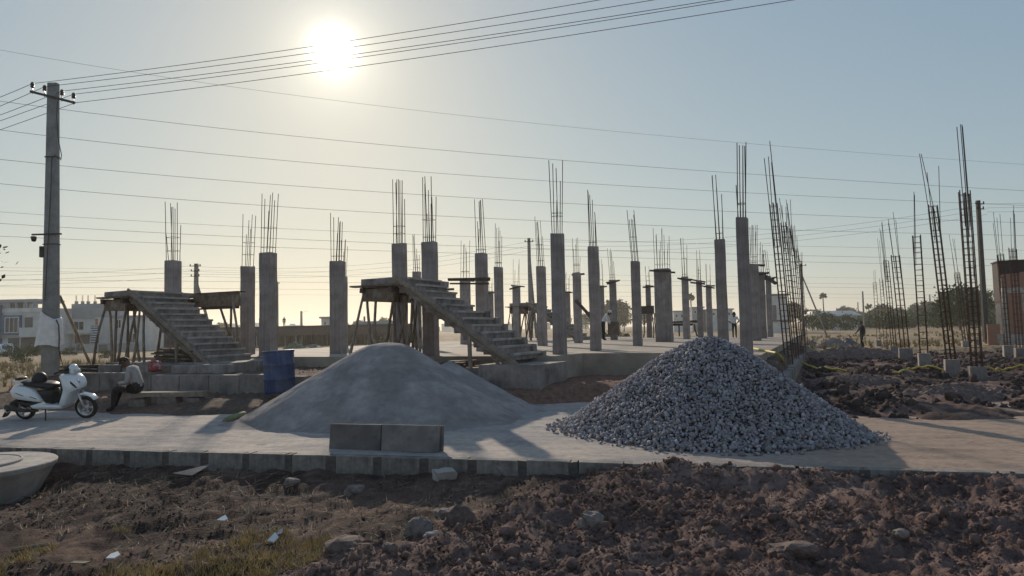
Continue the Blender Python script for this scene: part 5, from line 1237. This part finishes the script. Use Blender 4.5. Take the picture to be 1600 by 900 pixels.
# ------------------------------------------------------------------ far buildings
class House:
    def __init__(s, label, Y, px, zb=-.75, cat='house', group=None, name='house'):
        s.Y = Y; p = PD(px, 520, Y); s.base = Vector((p.x, Y, zb)); s.root = thing(name, label, cat, s.base, 0, group); s.dz = zb
    def rect(s, x0, x1, y0, y1, dy=0):
        a = PD(x0, y0, s.Y + dy); b = PD(x1, y1, s.Y + dy); return a.x - s.base.x, b.x - s.base.x, b.z - s.base.z, a.z - s.base.z
    def box(s, name, m_, x0, x1, y0, y1, f=0.0, depth=8.0, ground=False, parent=None):
        a, b, z0, z1 = s.rect(x0, x1, y0, y1)
        if ground: z0 = -.3
        mb = MB(); mb.box(((a + b) / 2, f + depth / 2, (z0 + z1) / 2), (b - a, depth, z1 - z0)); return mb.build(name, m_, parent or s.root)
    def window(s, x0, x1, y0, y1, f=0.0, pane='pane', frame='frame_white', mull=1):
        a, b, z0, z1 = s.rect(x0, x1, y0, y1); t = .09
        mb = MB()
        mb.box(((a + b) / 2, f - .02, z1 - t / 2), (b - a, .12, t)); mb.box(((a + b) / 2, f - .02, z0 + t / 2), (b - a, .12, t))
        mb.box((a + t / 2, f - .021, (z0 + z1) / 2), (t, .12, z1 - z0 - 2 * t)); mb.box((b - t / 2, f - .021, (z0 + z1) / 2), (t, .12, z1 - z0 - 2 * t))
        for k in range(mull): x = a + (b - a) * (k + 1) / (mull + 1); mb.box((x, f - .019, (z0 + z1) / 2), (.06, .1, z1 - z0 - 2 * t))
        w_ = mb.build('window', frame, s.root)
        mb = MB(); mb.box(((a + b) / 2, f - .004, (z0 + z1) / 2), (b - a - .04, .03, z1 - z0 - .04)); mb.build('pane', pane, w_)
# left: white two-storey house with open roof frame
h = House('white two-storey house with blue-grey window surround and open roof frame', 98, 25)
h.box('wall', 'wall_white', -40, 70, 487, 556, 0, 9, True)
h.box('parapet', 'wall_white', -40, 72, 483, 487.5, -.15, 9.3)
h.box('roof_frame', 'wall_grey', -40, 58, 469, 472, 0, 6)
for a in (13, 23.5, 36.5, 40, 51, 54):
    h.box('frame_post', 'wall_grey', a, a + 2.4, 472, 483, 0, .4)
h.box('roof_room', 'wall_white', -40, 13, 472, 483, .5, 5)
h.box('surround', 'wall_blue', 2.5, 34, 493, 523, -.35, .34)
h.window(11, 32, 496, 520, -.37, mull=2)
h.box('side_bay', 'wall_blue', -12, 3.2, 477, 545, -.5, .5)
for k in range(5): h.box('louvre', 'wall_grey', -11.5, 3, 480 + k * 11, 482 + k * 11, -.62, .1)
h.box('balcony_recess', 'wall_dark', 39, 51, 496, 512, -.03, .028)
h.box('balcony_front', 'wall_white', 36, 69, 512, 526, -.8, .15)
h.box('ground_shutter', 'wall_dark', 13, 30, 528, 552, -.05, .045); h.box('ground_shutter', 'wall_dark', 33, 62, 527, 552, -.05, .045)
h.box('floor_band', 'wall_grey', -12, 70, 524, 527, -.25, .25)
h = House('wide white house with terrace columns and a narrow slatted blue panel', 104, 120)
h.box('wall', 'wall_white', 70, 148, 497, 556, 0, 9, True)
h.box('parapet', 'wall_grey', 62, 148, 483, 497, -.1, 9.2)
h.box('roof_room', 'wall_grey', 92, 146, 474, 484, 3, 5)
for a in (97, 107, 116, 127): h.box('roof_post', 'wall_grey', a, a + 3.2, 469.5, 474.2, 3, .4)
for a in (98, 108, 117, 128):
    for q in (0, 1.4): h.box('starter_bar', 'rebar', a + q, a + q + .35, 460, 470, 3.1, .03)
h.window(115, 132, 502, 516, -.02); h.box('canopy', 'wall_white', 101, 146, 517, 521, -1.2, 1.2)
h.box('shop_front', 'wall_dark', 117, 140, 524, 537, -.03, .028); h.window(119, 132, 537, 550, -.03, mull=3)
h.box('blue_panel', 'wall_blue', 98, 104, 500, 552, -.3, .29)
h.box('slatted_panel', 'wall_blue', 144, 154.5, 509, 536, -.3, .28)
for k in range(7): h.box('slat', 'frame_white', 144.5, 154, 510.5 + k * 3.7, 511.6 + k * 3.7, -.36, .06)
h.box('orange_panel', 'wall_orange', 149, 153, 498, 507.5, -.04, .03)
h = House('plain pale house with a low garden wall behind the left stair props', 108, 175)
h.box('wall', 'wall_white', 148.4, 232, 496, 556, 0, 8, True); h.box('parapet', 'wall_grey', 148.6, 233, 494, 496.3, -.15, 8.2)
h.window(181, 190, 499, 513, -.02); h.window(157, 166, 521, 532, -.02); h.window(200, 214, 521, 536, -.02)
h.box('garden_wall', 'wall_grey', 150, 226, 537, 556, -3, .3); h.box('gate', 'wall_dark', 170, 185, 538, 555, -3.06, .05)
h = House('small white parked van in front of the white two-storey house', 88, 4, cat='van', name='parked_van')
def van(h):
    a, b, z0, z1 = h.rect(-14, 11, 543, 556.5); L = b - a; H = 1.75
    mb = MB(); mb.puff([(0, .35), (0, 1.25), (.25, 1.7), (L * .72, 1.75), (L * .86, 1.15), (L, 1.0), (L, .35)], .8, inset=.93); mb.v = [(x + a, y + 1, z) for x, y, z in mb.v]; mb.build('body', 'white_paint', h.root, smooth=True)
    mb = MB(); mb.puff([(L * .60, 1.1), (L * .60, 1.6), (L * .70, 1.6), (L * .80, 1.1)], .79); mb.v = [(x + a, y + 1 - .03, z) for x, y, z in mb.v]; mb.build('window', 'pane', h.root)
    for q in (.2, .8):
        mb = MB(); mb.lathe([(.001, -.1), (.2, -.1), (.3, -.09), (.3, .09), (.2, .1), (.001, .1)], 20, (a + L * q, .28, .3), Matrix.Rotation(R(90), 3, 'X')); mb.build('wheel', 'tyre', h.root)
van(h)
# long one-storey slab under shuttering, forest of props
h = House('long unfinished one-storey slab on many shuttering props beyond the plinth', 110, 460, -.7, cat='building', name='shuttered_building')
h.box('roof_slab', 'dark_tone', 322, 640, 512, 518, 0, 14)
h.box('edge_board', 'wood_dark', 322, 640, 516.5, 520.5, -.12, .1)
rr0 = random.Random(2)
for k in range(78):
    x = 324 + k * 4.05 + rr0.uniform(-1, 1); f = rr0.choice((.3, .8, 1.6, 3, 4.5))
    a, b, z0, z1 = h.rect(x, x + rr0.uniform(.9, 1.8), 519, 545); mb = MB(); mb.box(((a + b) / 2, f, z1 / 2 - .2), (b - a, .12, z1 + .4), rot=Matrix.Rotation(rr0.uniform(-.06, .06), 3, 'Y')); mb.build('prop', rr0.choice(('wood_dark', 'wood', 'wall_grey')), h.root)
h.box('back_wall', 'dark_tone', 322, 640, 518, 548, 9, .2, True)
person_far = stand(1.62)
q = PD(444, 511.3, 112); person('tiny distant man standing on top of the shuttered slab', stand(1.62), RAD, ('cloth_dark', 'cloth_dark', 'cloth_dark', True), (q.x, q.y, q.z), R(-60))
h = House('small far white rooftop cabin with a flat overhanging roof beyond the shuttered slab', 150, 508, -.7, cat='building', name='rooftop_cabin')
h.box('wall', 'wall_white', 502, 516, 498, 540, 0, 4, True); h.box('roof', 'wall_grey', 499.5, 518, 495, 497.4, -.5, 5); h.window(506, 510, 502.5, 508, -.02, mull=0)
h = House('low grey shed with a chimney pipe seen under the middle landing', 120, 590, -.7, cat='building', name='grey_shed')
h.box('wall', 'wall_grey', 556, 608, 506, 545, 0, 8, True); h.box('roof', 'roof_sheet', 553, 611, 502.5, 506, -.4, 9); h.box('chimney', 'wall_dark', 564, 566.6, 494, 503, 2, .3)
for a in (562, 576, 590): h.window(a, a + 8, 512, 520, -.02)
# right: tall white block, low houses, shed, brick shell
h = House('white four-storey block with a grey glazed bay behind the dense cage row', 150, 1222, -.5, cat='building', name='apartment_block')
h.box('wall', 'wall_white', 1205, 1232, 461, 521, 0, 9, True); h.box('roof_edge', 'wall_dark', 1204, 1233, 459.5, 461.4, -.3, 9.5); h.box('glazed_bay', 'wall_dark', 1206, 1213, 477, 500, -.25, .24)
for k in range(3):
    h.window(1215.5, 1218.5, 471.5 + 8.4 * k, 475 + 8.4 * k, -.02, mull=0)
h.box('floor_band', 'wall_dark', 1206, 1232, 500, 502, -.3, .3)
for i, (x0, x1, yt, D, lab) in enumerate(((1052, 1078, 487, 190, 'low far white house behind the thick double column'), (1081, 1100, 481, 205, 'far grey house with a raised roof room beside the palm'), (1110, 1146, 484, 200, 'long far grey house behind the column above the gravel'), (1176, 1200, 489, 210, 'far low pale house between the right columns'))):
    h = House(lab, D, (x0 + x1) / 2, -.6); h.box('wall', 'wall_white' if i % 2 == 0 else 'wall_grey', x0, x1, yt, 520, 0, 9, True); h.box('parapet', 'wall_grey', x0 - .6, x1 + .6, yt - 1.5, yt, -.2, 9.4)
    n = int((x1 - x0) / 8)
    for k in range(n): h.window(x0 + 3 + k * 8, x0 + 7 + k * 8, yt + 4, yt + 9, -.02, mull=0)
h = House('long low white shed with a pale sheet roof at the edge of the field', 185, 1315, -.5, cat='shed', name='long_shed')
h.box('wall', 'wall_white', 1279, 1341, 492, 512, 0, 10, True)
a, b, z0, z1 = h.rect(1275, 1345, 486, 492.5); mb = MB(); mb.hexa([(a, -1, z0), (b, -1, z0), (b, 11, z0), (a, 11, z0), (a + .5, 4, z1), (b - .5, 4, z1), (b - .5, 6, z1), (a + .5, 6, z1)]); mb.build('roof', 'roof_sheet', h.root)
for a in (1298, 1308, 1320): h.window(a, a + 6, 496, 501.5 + (2 if a == 1308 else 0), -.02, mull=0)
mb = MB(); q = P(1338, 512, -.4)
sh = thing('tin_roof_hut', 'little dark hut with a sloping tin roof in front of the long shed', 'hut', (q.x, q.y, -.4))
mb = MB(); mb.box((0, 1.5, .7), (3.2, 3, 1.8)); mb.build('wall', 'wall_dark', sh); mb = MB(); mb.hexa([(-2.1, -.4, 1.3), (2.0, -.4, 1.75), (2.0, 3.4, 1.75), (-2.1, 3.4, 1.3), (-2.1, -.4, 1.4), (2.0, -.4, 2.6), (2.0, 3.4, 2.6), (-2.1, 3.4, 1.4)]); mb.build('roof', 'roof_sheet', sh)
# brick shell on the far right
mat('dark_tone', (.055, .042, .042), var=.2)
BS = PD(1570, 500, 46); BS = Vector((BS.x, BS.y, -.4)); br = thing('brick_shell', 'half-built red brick shell with its shaded side coloured dark, at the field edge', 'building', BS, -YAW)
def bsbox(name, m_, x0, x1, y0, y1, z0, z1, par=br):
    mb = MB(); mb.box(((x0 + x1) / 2, (y0 + y1) / 2, (z0 + z1) / 2), (x1 - x0, y1 - y0, z1 - z0)); return mb.build(name, m_, par)
def zz(py, dx=0, dy=0): return PD(1575, py, 46).z + .4
bsbox('brick_wall', 'brickwork', 0, 1.0, 0, .23, -.3, zz(428)); bsbox('brick_wall', 'brickwork', 1.0, 2.4, 0, .23, -.3, zz(490)); bsbox('brick_wall', 'brickwork', 1.0, 2.4, 0, .23, zz(460), zz(426)); bsbox('brick_wall', 'brickwork', 2.4, 7, 0, .23, -.3, zz(424))
bsbox('side_wall', 'dark_tone', 0, .23, .232, 2.6, -.3, zz(428))  # side in shadow: the shade is put into the dark colour
bsbox('shaded_mass', 'dark_tone', -.05, 7, .6, 2.6, zz(470), zz(408)); bsbox('roof_edge', 'dark_tone', -.12, 7, .5, 2.7, zz(408) + .002, zz(406))  # shadowed mass of the shell, darkened by colour
bsbox('floor_band', 'concrete_pale', -.06, 7.05, -.06, .28, zz(458), zz(450)); bsbox('corner_post', 'concrete_pale', -.10, .16, -.08, .25, -.3, zz(459)); bsbox('base_course', 'concrete_pale', -.5, 7.1, -.14, -.02, -.3, zz(522))
w_ = bsbox('window', 'concrete_pale', 1.0, 2.4, .02, .12, zz(490), zz(460)); bsbox('pane', 'pane', 1.12, 2.28, .0, .019, zz(488), zz(462), w_)
bsbox('stub_wall', 'brickwork', -1.0, -.3, -.1, .1, -.3, zz(506)); bsbox('dark_opening', 'pane', -.02, -.003, .5, 2.2, zz(515), zz(475))
# distant skyline
rr0 = random.Random(5)
SKYG = 'hazy city skyline far behind the plots'
for i in range(34):
    px = (10 + i * 9.5 if i < 8 else 285 + (i - 8) * 27 + rr0.uniform(-8, 8)) ; D = rr0.uniform(650, 900); yt = hor(px) - rr0.uniform(7, 19) * (1 if px < 620 else .6); wd = rr0.uniform(9, 24)
    if 1240 < px: continue
    h = House('hazy pale city building on the far skyline', D, px, -.6, 'building', SKYG, 'skyline_building'); h.box('wall', rr0.choice(('wall_grey', 'wall_white', 'wall_grey')), px - wd / 2, px + wd / 2, yt, hor(px) + 4, 0, 30, True)
    a, b, z0, z1 = h.rect(px - wd * .2, px + wd * .1, yt - 2.5, yt); mb = MB(); mb.box(((a + b) / 2, 8, (z0 + z1) / 2), (b - a, 8, z1 - z0)); mb.build('stair_head', 'wall_grey', h.root)

# ------------------------------------------------------------------ trees and bushes
def leaf_cloud(rr, n, cen, rad, leaf, holes=.0):
    """leaf-sized quads clumped through an uneven crown"""
    ncl = max(6, n // 26); u_ = rr.normal(size=(ncl, 3)); u_ /= np.linalg.norm(u_, axis=1)[:, None]; c = u_ * (rr.uniform(.25, 1.0, (ncl, 1)) ** .5) * rad + cen
    k = rr.randint(0, ncl, n); p = c[k] + rr.normal(size=(n, 3)) * np.array(rad) * .17
    a = rr.normal(size=(n, 3)); a /= np.linalg.norm(a, axis=1)[:, None]; b = rr.normal(size=(n, 3)); b -= a * (a * b).sum(1)[:, None]; b /= np.linalg.norm(b, axis=1)[:, None]
    s = leaf * rr.uniform(.6, 1.4, (n, 1)); V = np.stack([p - a * s, p + b * s * .55, p + a * s, p - b * s * .55], 1).reshape(-1, 3); Fc = np.arange(n * 4).reshape(n, 4)
    return V, Fc
def tree_meshes(seed, H, crown_r, crown_h, n, leaf, mtl='leaf_far', trunk_r=.18, bare=.35):
    rr = np.random.RandomState(seed); mb = MB(); z0 = H * bare
    mb.tube([(0, 0, -.3), (rr.uniform(-.1, .1), 0, z0), (rr.uniform(-.3, .3), rr.uniform(-.3, .3), H * .8)], [trunk_r, trunk_r * .75, trunk_r * .25], 7)
    for q in range(6):
        a = rr.uniform(0, 6.28); mb.tube([(0, 0, z0 * rr.uniform(.8, 1.3)), (math.cos(a) * crown_r * .45, math.sin(a) * crown_r * .45, H * rr.uniform(.5, .7)), (math.cos(a) * crown_r * .85, math.sin(a) * crown_r * .85, H * rr.uniform(.6, .85))], [trunk_r * .5, trunk_r * .3, trunk_r * .1], 5)
    V, Fc = leaf_cloud(rr, n, np.array((0, 0, H - crown_h / 2)), np.array((crown_r, crown_r, crown_h / 2)), leaf)
    return mb.mesh('trunk', mats=['bark'], smooth=True), npmesh('crown', V, Fc, mtl)
def tree(name, ms, loc, label, cat='tree', group=None, sc=1.0, rz=0):
    r = thing(name, label, cat, loc, rz, group); r.scale = (sc,) * 3; link('trunk', ms[0], r); link('crown', ms[1], r); return r
tm = [tree_meshes(100 + k, 9, 3.6, 6.0, 1300, .42, 'leaf_far', .22, .3) for k in range(4)]
rr0 = random.Random(8)
TG = 'hazy trees along the far side of the field'
for i in range(52):
    px = 1236 + i * 8.2 + rr0.uniform(-5, 5); D = rr0.uniform(270, 420); q = P(px, hor(px) + 5, -.4); q = PD(px, 500, D)
    hh = rr0.uniform(5.5, 10.5) * (1.2 if 1480 < px < 1560 else 1)
    tree('field_tree', tm[i % 4], (q.x, D, -.5), 'hazy green tree in the line along the far side of the field', 'tree', TG, hh / 9, rr0.uniform(0, 6))
for i, (px, D, hh) in enumerate(((930, 300, 9), (955, 260, 11), (968, 280, 12), (975, 250, 7), (1006, 290, 9), (1140, 330, 7), (1060, 300, 7), (720, 330, 8), (880, 300, 8), (915, 330, 8), (560, 320, 7), (350, 340, 8), (600, 320, 8))):
    q = PD(px, 500, D); tree('distant_tree', tm[i % 4], (q.x, D, -.6), 'hazy tree showing low between the columns', 'tree', 'hazy trees between the columns', hh / 9, i)
nm = tree_meshes(201, 6.2, 3.0, 4.3, 2600, .24, 'leaf', .16, .25)
for i, (px, D, hh, lab) in enumerate(((1500, 120, 7.4, 'dark open-crowned tree behind the tallest cage'), (1520, 135, 7.6, 'dark tree rising beside the tall dark pole'), (1483, 130, 5.4, 'smaller dark tree left of the open-crowned one, behind the leaning cage'))):
    q = PD(px, 500, D); tree('acacia_tree', nm, (q.x, D, -.4), lab, 'tree', None, hh / 6.2, i * 2.0)
bm_ = [tree_meshes(300 + k, 2.6, 2.1, 2.5, 1100, .16, 'leaf', .06, .1) for k in range(3)]
BG = 'thorny green bushes at the edge of the straw field'
for i in range(30):
    px = 1275 + i * 11 + rr0.uniform(-5, 5); D = rr0.uniform(150, 215); q = PD(px, 505, D); tree('thorn_bush', bm_[i % 3], (q.x, D, -.5), 'grey green thorn bush at the far edge of the straw field', 'bush', BG, rr0.uniform(1.0, 1.9), rr0.uniform(0, 6))
for i, (px, D, sc_, lab) in enumerate(((20, 78, .55, 'ragged green bush in front of the white two-storey house'), (36, 60, .4, 'yellowing weed bush on the waste ground near the pole'), (52, 82, .6, 'broad bush before the balcony of the white house'), (108, 80, .4, 'low bush seen between the pole and its strut'), (165, 70, .35, 'low bush under the props of the left landing'), (790, 62, .6, 'yellow green bush beyond the plinth behind the middle stair'), (972, 75, .65, 'green bush beyond the plinth beside the lone column'), (952, 95, .6, 'dim bush beyond the plinth behind the clamped column'), (585, 70, .6, 'dusty bush in the gap under the middle landing'))):
    q = PD(px, 530, D); tree('roadside_bush', bm_[i % 3], (q.x, D, hz(q.x, D) - .1), lab, 'bush', None, sc_, i)
def palm(px, ytop, D, label, seed):
    rr = np.random.RandomState(seed); q = PD(px, ytop, D); H = q.z + .5; root = thing('palm_tree', label, 'palm', (q.x, D, -.5))
    mb = MB(); mb.tube([(0, 0, -.3), (.1, 0, H * .5), (0, 0, H - 1.0)], [.32, .24, .22], 7); mb.build('trunk', 'bark', root, smooth=True)
    mb = MB()
    for k in range(34):
        a = rr.uniform(0, 6.28); e = rr.uniform(-.7, 1.35); L = rr.uniform(1.3, 2.0); d = Vector((math.cos(a) * math.cos(e), math.sin(a) * math.cos(e), math.sin(e))); s = d.orthogonal().normalized() * .55; c = Vector((0, 0, H - 1.1))
        mb.add([c, c + d * L * .55 + s, c + d * L, c + d * L * .55 - s, c + d * L * .9 + s * 1.0, c + d * L * .9 - s * 1.0], [(0, 1, 2, 3), (1, 4, 2), (3, 2, 5)])
    mb.build('crown', 'leaf_dark', root)
palm(1285.5, 459, 300, 'round-headed palm standing beside the long strut', 1); palm(1079, 461, 260, 'round-headed palm between the far clamped columns', 2); palm(1357, 476, 330, 'small palm beyond the long low shed', 3); palm(1505, 478, 330, 'palm head showing beyond the dark trees', 4); palm(957, 487, 300, 'far palm among hazy trees between columns', 5)
# branch tip of a small tree that stands just outside the view by the road
nt_ = tree_meshes(401, 5.4, 1.5, 2.2, 1500, .075, 'leaf_dark', .09, .45); q = PD(-62, 470, 17.5)
tree('roadside_tree', nt_, (q.x - .72, q.y, 0), 'small leafy tree by the roadside whose crown tip shows beyond the pole', 'tree', None, .86)

# ------------------------------------------------------------------ haze
HAZE = 0.0004
def haze():
    m = bpy.data.materials.new('haze_air'); m.use_nodes = True; t = m.node_tree; t.nodes.clear()
    o = N(t, 'ShaderNodeOutputMaterial'); v = N(t, 'ShaderNodeVolumePrincipled'); v.inputs['Color'].default_value = (.98, .94, .86, 1); v.inputs['Density'].default_value = HAZE; v.inputs['Anisotropy'].default_value = .5
    t.links.new(v.outputs[0], o.inputs['Volume'])
    mb = MB(); mb.box((0, 1100, 18.5), (5400, 2500, 46)); h = mb.build('haze', None, None) if False else None
    me = mb.mesh('haze'); me.materials.append(m); h = link('haze', me); tag(h, 'thin dusty evening haze hanging over the whole site', 'haze', kind='stuff')
haze()
